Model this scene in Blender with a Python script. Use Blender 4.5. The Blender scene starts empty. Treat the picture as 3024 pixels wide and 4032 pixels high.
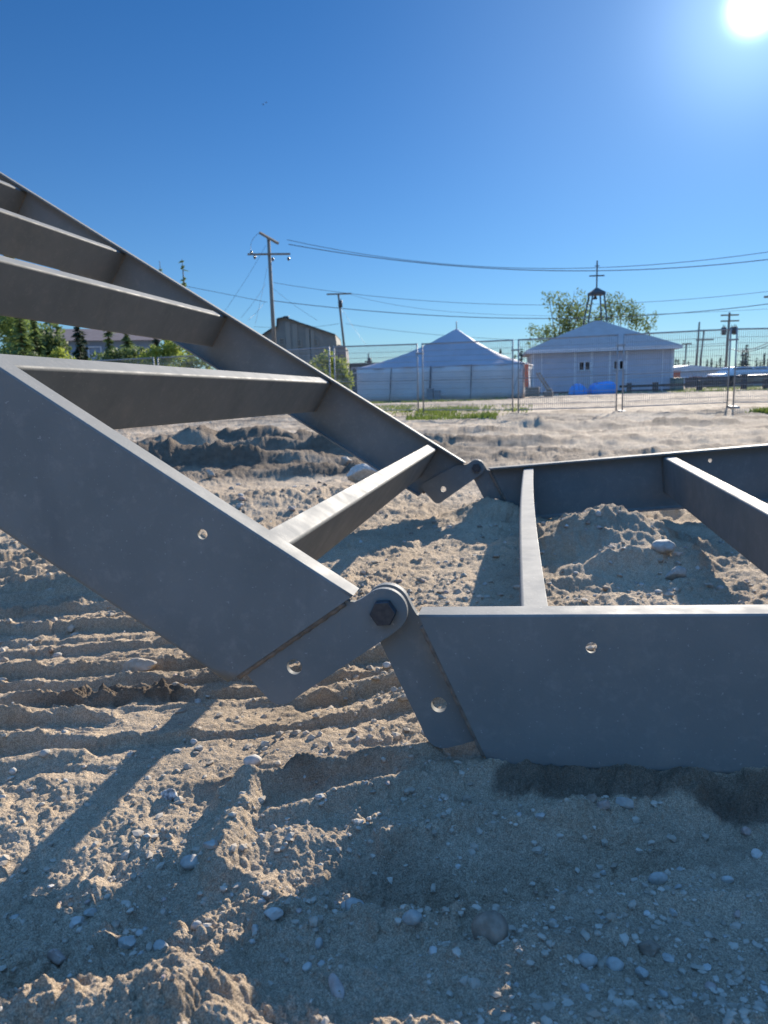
import bpy, bmesh, math, random
import numpy as np
from mathutils import Vector, Matrix
from mathutils.geometry import tessellate_polygon
random.seed(7); rng = np.random.default_rng(11)
sc = bpy.context.scene
col = sc.collection
# ------------------------------------------------------------------ camera
F_PX, CX, CY, HC = 2900.0, 1512.0, 2016.0, 0.80
M = np.array([[0.99955030, -0.02998651, 0.0], [-0.00525302, -0.17510082, 0.98453649], [-0.02952281, -0.98409375, -0.17517960]])
O = np.array([0, 0, HC])
cam = bpy.data.cameras.new('camera'); cam_o = bpy.data.objects.new('camera', cam); col.objects.link(cam_o)
cam.sensor_fit = 'VERTICAL'; cam.sensor_height = 36; cam.sensor_width = 27; cam.lens = F_PX/4032*36
cam.clip_start = 0.02; cam.clip_end = 3000
cam.dof.use_dof = True; cam.dof.focus_distance = 1.55; cam.dof.aperture_fstop = 7.0
cam_o.matrix_world = Matrix(((M[0][0], -M[0][1], -M[0][2], 0), (M[1][0], -M[1][1], -M[1][2], 0), (M[2][0], -M[2][1], -M[2][2], HC), (0, 0, 0, 1)))
sc.camera = cam_o
# ------------------------------------------------------------------ sky, sun, exposure
SUN_EL, SUN_AZ = math.radians(21.75), math.radians(25.46)
w = bpy.data.worlds.new('World'); sc.world = w; w.use_nodes = True
nt = w.node_tree; nt.nodes.clear()
out = nt.nodes.new('ShaderNodeOutputWorld'); bg = nt.nodes.new('ShaderNodeBackground')
sky = nt.nodes.new('ShaderNodeTexSky'); sky.sky_type = 'NISHITA'; sky.sun_disc = False
sky.sun_elevation = SUN_EL; sky.sun_rotation = SUN_AZ; sky.altitude = 300; sky.air_density = 1.0; sky.dust_density = 0.0; sky.ozone_density = 4.0
bg.inputs[1].default_value = 0.052
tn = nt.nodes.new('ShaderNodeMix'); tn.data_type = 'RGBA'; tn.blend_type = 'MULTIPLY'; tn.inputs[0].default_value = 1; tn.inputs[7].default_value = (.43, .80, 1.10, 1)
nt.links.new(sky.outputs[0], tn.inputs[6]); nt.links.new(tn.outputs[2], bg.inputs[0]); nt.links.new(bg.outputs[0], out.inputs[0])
# the bright aureole of the air close round the sun
tc = nt.nodes.new('ShaderNodeTexCoord'); dt = nt.nodes.new('ShaderNodeVectorMath'); dt.operation = 'DOT_PRODUCT'
nm = nt.nodes.new('ShaderNodeVectorMath'); nm.operation = 'NORMALIZE'
nt.links.new(tc.outputs['Generated'], nm.inputs[0]); nt.links.new(nm.outputs[0], dt.inputs[0])
SD = (math.cos(SUN_EL)*math.sin(SUN_AZ), math.cos(SUN_EL)*math.cos(SUN_AZ), math.sin(SUN_EL))
dt.inputs[1].default_value = SD
def mth(op, a, b):
    n = nt.nodes.new('ShaderNodeMath'); n.operation = op
    for i, v in enumerate((a, b)):
        if isinstance(v, (int, float)): n.inputs[i].default_value = v
        else: nt.links.new(v, n.inputs[i])
    return n.outputs[0]
cl = mth('MAXIMUM', dt.outputs['Value'], 0.0)
g = mth('ADD', mth('MULTIPLY', mth('POWER', cl, 7000.0), 5.0), mth('ADD', mth('MULTIPLY', mth('POWER', cl, 260.0), 0.26), mth('MULTIPLY', mth('POWER', cl, 24.0), 0.11)))
# unseen sky overhead boosted and paled, fill added to lighten the shaded ground
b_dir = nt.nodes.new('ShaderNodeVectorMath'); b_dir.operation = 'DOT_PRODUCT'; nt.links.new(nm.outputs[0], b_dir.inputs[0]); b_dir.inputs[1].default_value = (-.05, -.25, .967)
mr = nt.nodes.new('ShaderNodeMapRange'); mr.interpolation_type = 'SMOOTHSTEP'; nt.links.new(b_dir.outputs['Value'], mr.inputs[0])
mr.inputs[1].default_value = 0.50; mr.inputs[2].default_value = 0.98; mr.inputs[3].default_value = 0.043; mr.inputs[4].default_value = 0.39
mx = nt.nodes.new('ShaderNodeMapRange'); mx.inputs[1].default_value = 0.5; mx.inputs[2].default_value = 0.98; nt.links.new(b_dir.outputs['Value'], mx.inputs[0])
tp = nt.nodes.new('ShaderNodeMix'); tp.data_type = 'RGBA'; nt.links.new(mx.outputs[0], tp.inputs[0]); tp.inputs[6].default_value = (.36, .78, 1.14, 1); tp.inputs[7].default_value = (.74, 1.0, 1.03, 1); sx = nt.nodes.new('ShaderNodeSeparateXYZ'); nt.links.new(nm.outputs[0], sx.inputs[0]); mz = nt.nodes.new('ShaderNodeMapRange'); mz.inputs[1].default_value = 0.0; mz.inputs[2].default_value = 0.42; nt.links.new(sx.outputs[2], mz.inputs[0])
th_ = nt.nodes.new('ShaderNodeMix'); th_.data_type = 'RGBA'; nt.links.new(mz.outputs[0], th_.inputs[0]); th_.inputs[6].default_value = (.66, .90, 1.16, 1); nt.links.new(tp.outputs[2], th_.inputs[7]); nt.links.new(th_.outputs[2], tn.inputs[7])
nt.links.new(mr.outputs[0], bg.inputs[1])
gc = nt.nodes.new('ShaderNodeBackground'); gc.inputs[0].default_value = (0.62, 0.83, 1, 1)
nt.links.new(g, gc.inputs[1]); ad = nt.nodes.new('ShaderNodeAddShader')
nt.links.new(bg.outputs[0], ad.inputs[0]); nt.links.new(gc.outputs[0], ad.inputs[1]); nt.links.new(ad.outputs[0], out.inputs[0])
sl = bpy.data.lights.new('sun', 'SUN'); so = bpy.data.objects.new('sun', sl); col.objects.link(so)
sl.energy = 4.9; sl.angle = math.radians(0.53); sl.color = (1.0, 0.90, 0.76)
so.rotation_euler = Vector(SD).to_track_quat('Z', 'Y').to_euler(); so.location = (6, 12, 10)
sc.view_settings.view_transform = 'Standard'; sc.view_settings.look = 'None'; sc.view_settings.exposure = 1.0; sc.view_settings.gamma = 1
sc.view_settings.use_curve_mapping = False
# ------------------------------------------------------------------ helpers
def ray(px, py): return M @ np.array([(px-CX)/F_PX, (py-CY)/F_PX, 1.0])
def at(px, py, d):
    r = ray(px, py); return Vector(O + r*(d/r[1]))
def gp(px, py, z=0.0):
    r = ray(px, py); return O + r*((z-HC)/r[2])
def tag(o, label=None, cat=None, group=None, kind=None):
    for k, v in (('label', label), ('category', cat), ('group', group), ('kind', kind)):
        if v: o[k] = v
    return o
def empty(name, loc, label=None, cat=None, group=None, rz=0):
    o = bpy.data.objects.new(name, None); col.objects.link(o); o.location = loc; o.rotation_euler = (0, 0, rz); o.empty_display_size = 0.1
    return tag(o, label, cat, group)
class MB:
    """collects vertices and faces of one mesh"""
    def __init__(s): s.v = []; s.f = []; s.sm = []
    def add(s, vs, fs, smooth=False):
        b = len(s.v); s.v += [tuple(v) for v in vs]; s.f += [tuple(i+b for i in f) for f in fs]; s.sm += [smooth]*len(fs)
    def box(s, c, d, R=None):
        c = Vector(c); vs = []
        for z in (-.5, .5):
            for x, y in ((-.5, -.5), (.5, -.5), (.5, .5), (-.5, .5)):
                p = Vector((x*d[0], y*d[1], z*d[2])); vs.append(c + (R @ p if R else p))
        s.add(vs, [(3, 2, 1, 0), (4, 5, 6, 7), (0, 1, 5, 4), (1, 2, 6, 5), (2, 3, 7, 6), (3, 0, 4, 7)])
    def bar(s, a, b, wd, ht, up=(0, 0, 1)):
        a, b = Vector(a), Vector(b); y = (b-a); L = y.length; y.normalize(); x = y.cross(Vector(up)); 
        if x.length < 1e-4: x = y.cross(Vector((1, 0, 0)))
        x.normalize(); z = x.cross(y); R = Matrix((x, y, z)).transposed()
        s.box((a+b)/2, (wd, L, ht), R)
    def tube(s, pts, r, n=8, cap=True, smooth=True):
        pts = [Vector(p) for p in pts]; rs = r if isinstance(r, (list, tuple)) else [r]*len(pts)
        base = len(s.v); ref = None
        for i, p in enumerate(pts):
            d = (pts[min(i+1, len(pts)-1)] - pts[max(i-1, 0)]).normalized()
            if ref is None: ref = d.cross(Vector((0, 0, 1))) if abs(d.z) < .9 else d.cross(Vector((1, 0, 0)))
            x = (ref - d*ref.dot(d)).normalized(); ref = x; y = d.cross(x)
            for k in range(n):
                a = 2*math.pi*k/n; s.v.append(tuple(p + (x*math.cos(a)+y*math.sin(a))*rs[i]))
        for i in range(len(pts)-1):
            for k in range(n):
                a, b = base+i*n+k, base+i*n+(k+1) % n
                s.f.append((a, b, b+n, a+n)); s.sm.append(smooth)
        if cap:
            s.f.append(tuple(base+k for k in range(n))[::-1]); s.sm.append(False)
            s.f.append(tuple(base+(len(pts)-1)*n+k for k in range(n))); s.sm.append(False)
    def prism(s, poly, fn, t0, t1, holes=()):
        """2-D outline (with round holes given as point lists) given a thickness; fn(x, y, t) -> point"""
        loops = [list(poly)] + [list(h) for h in holes]
        flat = [p for l in loops for p in l]
        tris = tessellate_polygon([[Vector((p[0], p[1], 0)) for p in l] for l in loops])
        n = len(flat); vs = [fn(p[0], p[1], t0) for p in flat] + [fn(p[0], p[1], t1) for p in flat]
        fs = [tuple(t) for t in tris] + [tuple(i+n for i in t[::-1]) for t in tris]; o = 0
        for l in loops:
            m = len(l)
            for i in range(m):
                a, b = o+i, o+(i+1) % m; fs.append((a, b, b+n, a+n))
            o += m
        s.add(vs, fs)
    def build(s, name, mat, parent=None, fix=True):
        me = bpy.data.meshes.new(name); me.from_pydata(s.v, [], s.f); me.polygons.foreach_set('use_smooth', s.sm)
        if mat: me.materials.append(mat)
        if fix:
            bm = bmesh.new(); bm.from_mesh(me); bmesh.ops.recalc_face_normals(bm, faces=bm.faces); bm.to_mesh(me); bm.free()
        me.update(); o = bpy.data.objects.new(name, me); col.objects.link(o)
        if parent:
            o.parent = parent; root = parent; mw = parent.matrix_basis.copy()
            while root.parent: root = root.parent; mw = root.matrix_basis @ mw
            o.matrix_parent_inverse = mw.inverted()
        return o
def np_mesh(name, V, Fq, mat, parent=None, smooth=True):
    me = bpy.data.meshes.new(name); k = Fq.shape[1]
    me.vertices.add(len(V)); me.vertices.foreach_set('co', np.ascontiguousarray(V, dtype=np.float32).ravel())
    me.loops.add(Fq.size); me.loops.foreach_set('vertex_index', np.ascontiguousarray(Fq, dtype=np.int32).ravel())
    me.polygons.add(len(Fq)); me.polygons.foreach_set('loop_start', np.arange(0, Fq.size, k, dtype=np.int32)); me.polygons.foreach_set('loop_total', np.full(len(Fq), k, dtype=np.int32))
    me.polygons.foreach_set('use_smooth', np.full(len(Fq), smooth)); me.update(calc_edges=True)
    if mat: me.materials.append(mat)
    o = bpy.data.objects.new(name, me); col.objects.link(o)
    if parent: o.parent = parent
    return o
def bevel(o, wd=0.0015, seg=2, ang=40):
    m = o.modifiers.new('edge', 'BEVEL'); m.width = wd; m.segments = seg; m.limit_method = 'ANGLE'; m.angle_limit = math.radians(ang); m.harden_normals = False
    return o
# ------------------------------------------------------------------ materials
def mat(name, c, rough=0.7, c2=None, scale=8.0, bump=0.0, bscale=60.0, metal=0.0, spec=0.5, detail=5.0, stretch=None, trans=0.0, lo=.35, hi=.65):
    m = bpy.data.materials.new(name); m.use_nodes = True; t = m.node_tree; b = t.nodes['Principled BSDF']
    b.inputs['Roughness'].default_value = rough; b.inputs['Metallic'].default_value = metal; b.inputs['Specular IOR Level'].default_value = spec
    b.inputs['Base Color'].default_value = (*c, 1)
    co = t.nodes.new('ShaderNodeTexCoord'); src = co.outputs['Object']
    if stretch:
        mp = t.nodes.new('ShaderNodeMapping'); mp.inputs['Scale'].default_value = stretch; t.links.new(src, mp.inputs[0]); src = mp.outputs[0]
    if c2:
        n = t.nodes.new('ShaderNodeTexNoise'); n.inputs['Scale'].default_value = scale; n.inputs['Detail'].default_value = detail; t.links.new(src, n.inputs[0])
        r = t.nodes.new('ShaderNodeValToRGB'); r.color_ramp.elements[0].position = lo; r.color_ramp.elements[1].position = hi
        r.color_ramp.elements[0].color = (*c, 1); r.color_ramp.elements[1].color = (*c2, 1)
        t.links.new(n.outputs[0], r.inputs[0]); t.links.new(r.outputs[0], b.inputs['Base Color'])
    if bump:
        n = t.nodes.new('ShaderNodeTexNoise'); n.inputs['Scale'].default_value = bscale; n.inputs['Detail'].default_value = 4; t.links.new(src, n.inputs[0])
        bp = t.nodes.new('ShaderNodeBump'); bp.inputs['Strength'].default_value = 1; bp.inputs['Distance'].default_value = bump
        t.links.new(n.outputs[0], bp.inputs['Height']); t.links.new(bp.outputs[0], b.inputs['Normal'])
    if trans:
        b.inputs['Transmission Weight'].default_value = 0
        tr = t.nodes.new('ShaderNodeBsdfTranslucent'); mx = t.nodes.new('ShaderNodeMixShader'); mx.inputs[0].default_value = trans
        src_c = b.inputs['Base Color'].links[0].from_socket if b.inputs['Base Color'].links else None
        if src_c: t.links.new(src_c, tr.inputs[0])
        else: tr.inputs[0].default_value = (*c, 1)
        t.links.new(b.outputs[0], mx.inputs[1]); t.links.new(tr.outputs[0], mx.inputs[2]); t.links.new(mx.outputs[0], t.nodes['Material Output'].inputs[0])
    return m
def steel_mat():
    """primed grey steel: scuffs, dusty smears, a few rust stains"""
    m = bpy.data.materials.new('grey_steel'); m.use_nodes = True; t = m.node_tree; b = t.nodes['Principled BSDF']
    co = t.nodes.new('ShaderNodeTexCoord').outputs['Object']
    def noise(s, d=5, st=None, rough=.5):
        src = co
        if st:
            mp = t.nodes.new('ShaderNodeMapping'); mp.inputs['Scale'].default_value = st; t.links.new(co, mp.inputs[0]); src = mp.outputs[0]
        n = t.nodes.new('ShaderNodeTexNoise'); n.inputs['Scale'].default_value = s; n.inputs['Detail'].default_value = d; n.inputs['Roughness'].default_value = rough; t.links.new(src, n.inputs[0]); return n.outputs[0]
    def ramp(f, a, b_, ca, cb):
        r = t.nodes.new('ShaderNodeValToRGB'); e = r.color_ramp.elements; e[0].position = a; e[1].position = b_; e[0].color = (*ca, 1); e[1].color = (*cb, 1); t.links.new(f, r.inputs[0]); return r.outputs[0]
    def mix(f, a, b_):
        n = t.nodes.new('ShaderNodeMix'); n.data_type = 'RGBA'
        for i, v in ((0, f), (6, a), (7, b_)):
            if isinstance(v, (float, int)): n.inputs[i].default_value = v
            elif isinstance(v, tuple): n.inputs[i].default_value = (*v, 1)
            else: t.links.new(v, n.inputs[i])
        return n.outputs[2]
    base = ramp(noise(5, 8), .3, .7, (.168, .174, .166), (.21, .211, .20))
    dust = ramp(noise(26, 9, None, .7), .53, .72, (0, 0, 0), (.35, .35, .35))
    c1 = mix(dust, base, (.33, .31, .28))
    scr = ramp(noise(38, 6, (1, 1, .35), .7), .66, .74, (0, 0, 0), (.16, .16, .16))
    c2 = mix(scr, c1, (.38, .37, .35))
    rst = ramp(noise(7, 8, None, .75), .685, .72, (0, 0, 0), (.55, .55, .55))
    c3 = mix(rst, c2, (.22, .11, .055))
    mud = ramp(noise(3.1, 10, None, .72), .56, .66, (0, 0, 0), (.28, .28, .28)); c3 = mix(mud, c3, (.30, .27, .225))
    drip = ramp(noise(9, 5, (1, 1, .16), .6), .60, .74, (0, 0, 0), (.30, .30, .30)); c3 = mix(drip, c3, (.115, .12, .125))
    spk = ramp(noise(130, 2), .70, .73, (0, 0, 0), (.6, .6, .6)); c3 = mix(spk, c3, (.36, .35, .33))
    t.links.new(c3, b.inputs['Base Color'])
    r = ramp(noise(14, 6), .3, .7, (.60, .60, .60), (.78, .78, .78)); t.links.new(r, b.inputs['Roughness'])
    bp = t.nodes.new('ShaderNodeBump'); bp.inputs['Distance'].default_value = .0006; bp.inputs['Strength'].default_value = .6
    t.links.new(noise(160, 3), bp.inputs['Height']); t.links.new(bp.outputs[0], b.inputs['Normal'])
    b.inputs['Specular IOR Level'].default_value = .22
    return m
STEEL = steel_mat()
BOLT = mat('bolt_black', (.035, .04, .05), .42, (.06, .065, .07), 90, .0004, 300, 0.3)
WELD = mat('weld_metal', (.13, .115, .10), .8, (.23, .19, .15), 60, .002, 250)
RUST = mat('rust', (.30, .16, .08), .9, (.42, .33, .25), 200, .0006, 300)
PAINT = mat('marker_paint', (.72, .70, .58), .8, (.6, .6, .5), 300)
def soil_mat():
    m = bpy.data.materials.new('sandy_soil'); m.use_nodes = True; t = m.node_tree; b = t.nodes['Principled BSDF']
    co = t.nodes.new('ShaderNodeTexCoord').outputs['Object']
    def noise(s, d=5, r=.5, dist=0):
        n = t.nodes.new('ShaderNodeTexNoise'); n.inputs['Scale'].default_value = s; n.inputs['Detail'].default_value = d; n.inputs['Roughness'].default_value = r; t.links.new(co, n.inputs[0]); return n.outputs[0]
    def ramp(f, a, b_, ca, cb):
        r = t.nodes.new('ShaderNodeValToRGB'); e = r.color_ramp.elements; e[0].position = a; e[1].position = b_; e[0].color = (*ca, 1); e[1].color = (*cb, 1); t.links.new(f, r.inputs[0]); return r.outputs[0]
    def mix(f, a, b_, mode='MIX'):
        n = t.nodes.new('ShaderNodeMix'); n.data_type = 'RGBA'; n.blend_type = mode
        for i, v in ((0, f), (6, a), (7, b_)):
            if isinstance(v, (float, int)): n.inputs[i].default_value = v
            elif isinstance(v, tuple): n.inputs[i].default_value = (*v, 1)
            else: t.links.new(v, n.inputs[i])
        return n.outputs[2]
    dry = ramp(noise(2.2, 9, .6), .3, .7, (.42, .325, .225), (.56, .45, .325))
    grain = ramp(noise(420, 3, .7), .32, .68, (.5, .5, .5), (1.4, 1.4, 1.4))
    dry = mix(1.0, dry, grain, 'MULTIPLY')
    vo = t.nodes.new('ShaderNodeTexVoronoi'); vo.inputs['Scale'].default_value = 160; t.links.new(co, vo.inputs[0])
    wn = ramp(vo.outputs['Color'], .0, 1., (.8, .78, .76), (1.15, 1.15, 1.17))
    dry = mix(.8, dry, wn, 'MULTIPLY')
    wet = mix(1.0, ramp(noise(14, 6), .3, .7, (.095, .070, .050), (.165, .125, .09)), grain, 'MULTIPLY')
    a = t.nodes.new('ShaderNodeAttribute'); a.attribute_name = 'damp_shade'
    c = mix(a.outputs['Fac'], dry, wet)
    t.links.new(c, b.inputs['Base Color']); b.inputs['Roughness'].default_value = .95; b.inputs['Specular IOR Level'].default_value = .2
    b1 = t.nodes.new('ShaderNodeBump'); b1.inputs['Distance'].default_value = .0050; b1.inputs['Strength'].default_value = 1; t.links.new(noise(230, 5, .7), b1.inputs['Height'])
    b2 = t.nodes.new('ShaderNodeBump'); b2.inputs['Distance'].default_value = .018; b2.inputs['Strength'].default_value = .6; t.links.new(noise(45, 6, .65), b2.inputs['Height']); t.links.new(b1.outputs[0], b2.inputs['Normal'])
    t.links.new(b2.outputs[0], b.inputs['Normal'])
    return m
SOIL = soil_mat()
# ------------------------------------------------------------------ height of the ground
_T = rng.random((512, 512)).astype(np.float32)
def vn(x, y):
    xi = np.floor(x).astype(np.int64); yi = np.floor(y).astype(np.int64); fx = (x-xi).astype(np.float32); fy = (y-yi).astype(np.float32)
    fx = fx*fx*fx*(fx*(fx*6-15)+10); fy = fy*fy*fy*(fy*(fy*6-15)+10); x0 = xi & 511; x1 = (xi+1) & 511; y0 = yi & 511; y1 = (yi+1) & 511
    return (_T[x0, y0]*(1-fx)+_T[x1, y0]*fx)*(1-fy) + (_T[x0, y1]*(1-fx)+_T[x1, y1]*fx)*fy
def fbm(x, y, f, n, g=.5, seed=0):
    s = 0; a = 1; tot = 0
    for i in range(n):
        q = 0.6*i; xr = (x*math.cos(q)-y*math.sin(q))*f+seed*17.3+i*31.7; yr = (x*math.sin(q)+y*math.cos(q))*f+seed*9.1+i*11.3
        s = s + a*(vn(xr, yr)-.5); tot += a; a *= g; f *= 2.03
    return s/tot*2
def bumps(x, y, s, seed, prob, rmin=.25, rmax=.5, sq=.9):
    """rounded clods / pebbles pressed into the surface; s = cell size"""
    X = x/s+seed*7.77; Y = y/s+seed*3.33; xi = np.floor(X).astype(np.int64); yi = np.floor(Y).astype(np.int64); best = np.zeros_like(X)
    for i in (-1, 0, 1):
        for j in (-1, 0, 1):
            cx = xi+i; cy = yi+j; a = (cx*73+seed*13) & 511; b = (cy*57+seed*29) & 511
            h1 = _T[a, b]; h2 = _T[b, a]; h3 = _T[(a+101) & 511, (b+57) & 511]; h4 = _T[(a+7) & 511, (b+211) & 511]
            r = rmin+(rmax-rmin)*h3*h3; d2 = (X-cx-h1)**2 + (Y-cy-h2)**2*(1+1.2*h4)
            best = np.maximum(best, np.where(h4 < prob, np.sqrt(np.maximum(r*r-d2, 0))*(.5+.6*h1), 0))
    return best*s*sq
def ga(x, y, cx, cy, rx, ry, rot=0):
    c, s_ = math.cos(rot), math.sin(rot); u = ((x-cx)*c+(y-cy)*s_)/rx; v = (-(x-cx)*s_+(y-cy)*c)/ry
    return np.exp(-(u*u+v*v))
def box_m(v, a, b, soft): return 1/(1+np.exp(-(v-a)/soft)) * 1/(1+np.exp((v-b)/soft))
def seg(x, y, p, q, wd):
    px, py = p; qx, qy = q; dx, dy = qx-px, qy-py; L = dx*dx+dy*dy
    t = np.clip(((x-px)*dx+(y-py)*dy)/L, 0, 1); d = np.hypot(x-px-t*dx, y-py-t*dy); return np.exp(-(d/wd)**2)
def height(x, y, fine=True):
    x = np.asarray(x, dtype=np.float64); y = np.asarray(y, dtype=np.float64)
    r = np.hypot(x, y); z = np.interp(r, [0, 6, 18, 40, 52, 400], [0, 0, -.10, -.33, -.44, -.7])
    damp_shade = np.zeros_like(z)
    near = np.clip(1.25-r/30, .15, 1)
    # rolling relief, elongated across the view as left by machines
    z = z + .055*fbm(x*.45, y, .55, 5, .55, 1)*np.clip((r-3)/6, .12, 1) + .012*fbm(x, y, 1.7, 4, .5, 2)
    ridg = 1-np.abs(fbm(x*.5+2, y*1.2, .8, 5, .55, 3))*2.2
    z = z + .10*np.clip(ridg-.55, 0, 1)*np.clip((r-5.0)/4, 0, 1)*np.clip(1.3-r/30, 0, 1)
    rough = np.clip(.55+1.1*fbm(x, y, .9, 4, .5, 5), .08, 1)
    # grouser ruts to the left and under the hinge
    wx = fbm(x, y, 2.2, 3, .5, 7)
    s = y-.17*x-.30*np.maximum(0, x+.35)**2+.05*wx
    mrut = box_m(s, 1.60, 3.9, .05)*box_m(x-np.where(y < 2.0, .42, np.maximum(.42-(y-2.0)*4.5, -.35-(y-2.2)*.3)), -9, 0, .06); lump = fbm(x, y, 11, 4, .65, 44); ph_w = .030*fbm(x*.5, y, 4, 3, .5, 45)
    amp = np.clip(.95+.6*fbm(x*.5, y*2, 2.0, 2, .5, 9), .55, 1.3)
    per = .118; ph = (s+ph_w)/per+.6*fbm(x*.4, y, 1.1, 2, .5, 10)
    lump2 = fbm(x, y, 30, 3, .6, 46); ph = ph+.05*lump2+.10*lump; fr_ = ph-np.floor(ph); rid = np.floor(ph); ra = .55+.9*_T[(rid.astype(np.int64)*37) & 511, (np.floor(x*1.1+.3*rid).astype(np.int64)*11) & 511]*0+.75*(fbm(x*.7+rid*3.1, rid*5.7, 1.0, 2, .5, 49)+.35)
    st_ = np.clip(fr_/.17, 0, 1); st_ = st_*st_*(3-2*st_); sharp = st_*(1-fr_)**.75*np.clip(ra, .15, 1.4)
    z = z + mrut*amp*(.052*sharp*(1+.5*lump)-.012); rough = rough*(1-mrut*.45)+mrut*.4*np.clip(sharp*1.3-.25, 0, 1)
    z = z + mrut*.004*np.sin(s*260+wx*9)*np.clip(fbm(x, y, 3, 2, .5, 12)*3, 0, 1)
    # smooth pressed pads between the ruts
    pads = 1.3*box_m(x+.04*wx, -.66, -.22, .02)*box_m(y-.12*x+.02*wx, 1.655, 1.80, .008)+1.3*box_m(x+.04*wx, -.50, -.12, .02)*box_m(y-.1*x+.02*wx, 1.475, 1.60, .007)+box_m(x, -.30, .14, .02)*box_m(y-.12*x+.03*wx, 1.405, 1.445, .006)
    pads = np.clip(pads*1.5, 0, 1)
    for p, q, wd, h in (((-.33, 1.30), (.10, 1.455), .016, .028), ((-.22, 1.24), (.05, 1.36), .02, .022), ((-.40, 1.37), (-.12, 1.36), .02, .007), ((-.9, 1.45), (-.68, 1.50), .02, .012), ((.05, 1.08), (.62, 1.13), .045, -.028), ((-.02, .955), (.62, .99), .028, .020), ((.34, 1.19), (.72, 1.10), .03, .018),
                        ((-.30, 1.10), (-.27, 1.30), .035, .035), ((-.75, .72), (-.30, .75), .085, .080), ((-.25, .80), (.30, .90), .05, .022), ((-.2, .72), (.75, .70), .08, .05), ((.1, .86), (.75, .90), .07, .015), ((.22, 1.20), (.55, 1.27), .03, .02), ((-.02, 1.17), (.16, 1.25), .018, .016), ((.30, 1.03), (.62, 1.12), .03, .016)):
        k = seg(x+.01*wx, y+.012*wx, p, q, wd); z = z+1.45*h*k
    pit = ga(x, y, .05, 1.09, .22, .07, .05); z = z-.06*pit; damp_shade = damp_shade+.35*ga(x, y, -.0, 1.12, .12, .06)
    z = z-.02*ga(x, y, -.36, 1.05, .16, .09, .3)+.02*ga(x, y, -.2, 1.04, .06, .05)
    clod = ga(x, y, -.78, 1.80, .13, .05, .1)+ga(x, y, -.25, 1.36, .12, .022, -.1)+.8*ga(x, y, -.10, 1.41, .09, .03, .1)+ga(x, y, -.60, 1.80, .10, .04)
    z = z+.018*clod*(1+1.2*lump); damp_shade = damp_shade+.55*np.clip(clod, 0, 1); rough = np.maximum(rough, np.clip(clod*1.4, 0, 1))
    # soil heaped against the foot of the near channel
    bx = (.1, 1.385), (2.4, .945)
    k = seg(x, y, bx[0], bx[1], .045); topz = .030+.040*np.clip(x, 0, 2.4); z = z+k*(topz*.95+.006*fbm(x, y, 9, 3, .5, 20)-z*.8)
    dk = seg(x+.01*wx, y+.03*wx+.012*lump, (.24, 1.327), (2.4, .92), .044); damp_shade = np.maximum(damp_shade, np.clip((dk*1.5-.25+.5*lump)*3.0-.8, 0, 1)*.68); rough = np.maximum(rough, dk*.9)
    # heap inside the lower frame, with the hollow it was dug from
    d = np.hypot((x-1.03)*1.0, (y-3.32)*1.0); hd = np.clip(1-d*(1+.25*fbm(x, y, 3, 3, .5, 31))/.50, 0, 1); hd = np.minimum(hd, .74+.10*fbm(x, y, 4, 3, .5, 32)); z = z+hd*.205*(1+.40*fbm(x, y, 5, 4, .55, 30))
    z = z-.05*ga(x, y, .82, 3.12, .13, .08, .2)+.045*ga(x, y, 1.00, 2.93, .22, .05, .05)+.03*ga(x, y, .75, 2.80, .2, .05)
    damp_shade = damp_shade+.35*np.clip(1-d/.42, 0, 1); rough = np.maximum(rough, np.clip(1.3-d/.5, 0, 1))
    # rubble and dark spoil ridges beyond the frame on the left
    hp = ga(x, y, -.75, 4.9, .9, .45, .1); z = z+.09*hp; rough = np.maximum(rough, hp)
    sp = 0
    for cx, cy, rx, ry, h in ((-1.4, 7.2, 1.3, .22, .17), (-1.0, 8.0, 1.3, .25, .20), (-2.0, 9.6, 1.6, .4, .27), (-.1, 8.2, .6, .35, .14), (-2.8, 7.2, 1.2, .4, .16), (-.5, 6.5, .8, .16, .09)):
        k = ga(x, y, cx, cy, rx, ry, .06); z = z+h*k*(1+.55*fbm(x, y, 2.4, 4, .5, 33)); sp = sp+k
    damp_shade = np.maximum(damp_shade, np.clip(sp*3.2, 0, 1)*np.clip(.85+.9*fbm(x, y, 1.5, 3, .5, 34), .3, 1)); rough = np.maximum(rough, np.clip(sp, 0, 1))
    for cx, cy, rx, ry, h in ((.9, 9.0, 1.0, .25, .10), (2.6, 12.2, 1.0, .3, .13), (1.2, 11.5, 1.0, .3, .08), (5.0, 12.5, 1.6, .4, .09), (3.6, 9.2, 1.4, .25, .05), (.6, 6.7, .5, .22, .07)):
        k = ga(x, y, cx, cy, rx, ry, .05); z = z+h*k*(1+.6*fbm(x, y, 2.5, 3, .5, 36)); damp_shade = damp_shade+.35*k; rough = np.maximum(rough, k)
    z = z-.03*seg(x, y, (.9, 4.25), (2.6, 3.95), .12)+.105*ga(x, y, .64, 4.22, .20, .13, -.1)
    damp_shade = damp_shade+1.5*np.clip((r-4.5)/3, 0, 1)*np.clip(fbm(x*.38, y*1.3, 1.5, 5, .65, 47)+.09, 0, .5)  # far patches coloured darker, standing in for relief shading the grid misses
    z = z+np.clip((r-4)/4, 0, 1)*np.clip(1.8-r/22, .3, 1)*.05*np.clip(fbm(x*.38, y*1.3, 1.5, 5, .65, 47)-.02, 0, 1)*4*.5
    z = z+.013*(1-.7*ga(x, y, -.42, 1.5, .4, .4))*fbm(x, y, 3.6, 4, .55, 48)*np.clip(1.6-r/2.5, 0, 1)
    damp_shade = damp_shade+.55*np.clip(fbm(x, y, 2.6, 6, .7, 41)-.10, 0, .6)*np.clip(2.2-r/3, 0, 1)+.5*np.clip(rough-.55, 0, 1)*np.clip(lump, 0, 1)
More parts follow.
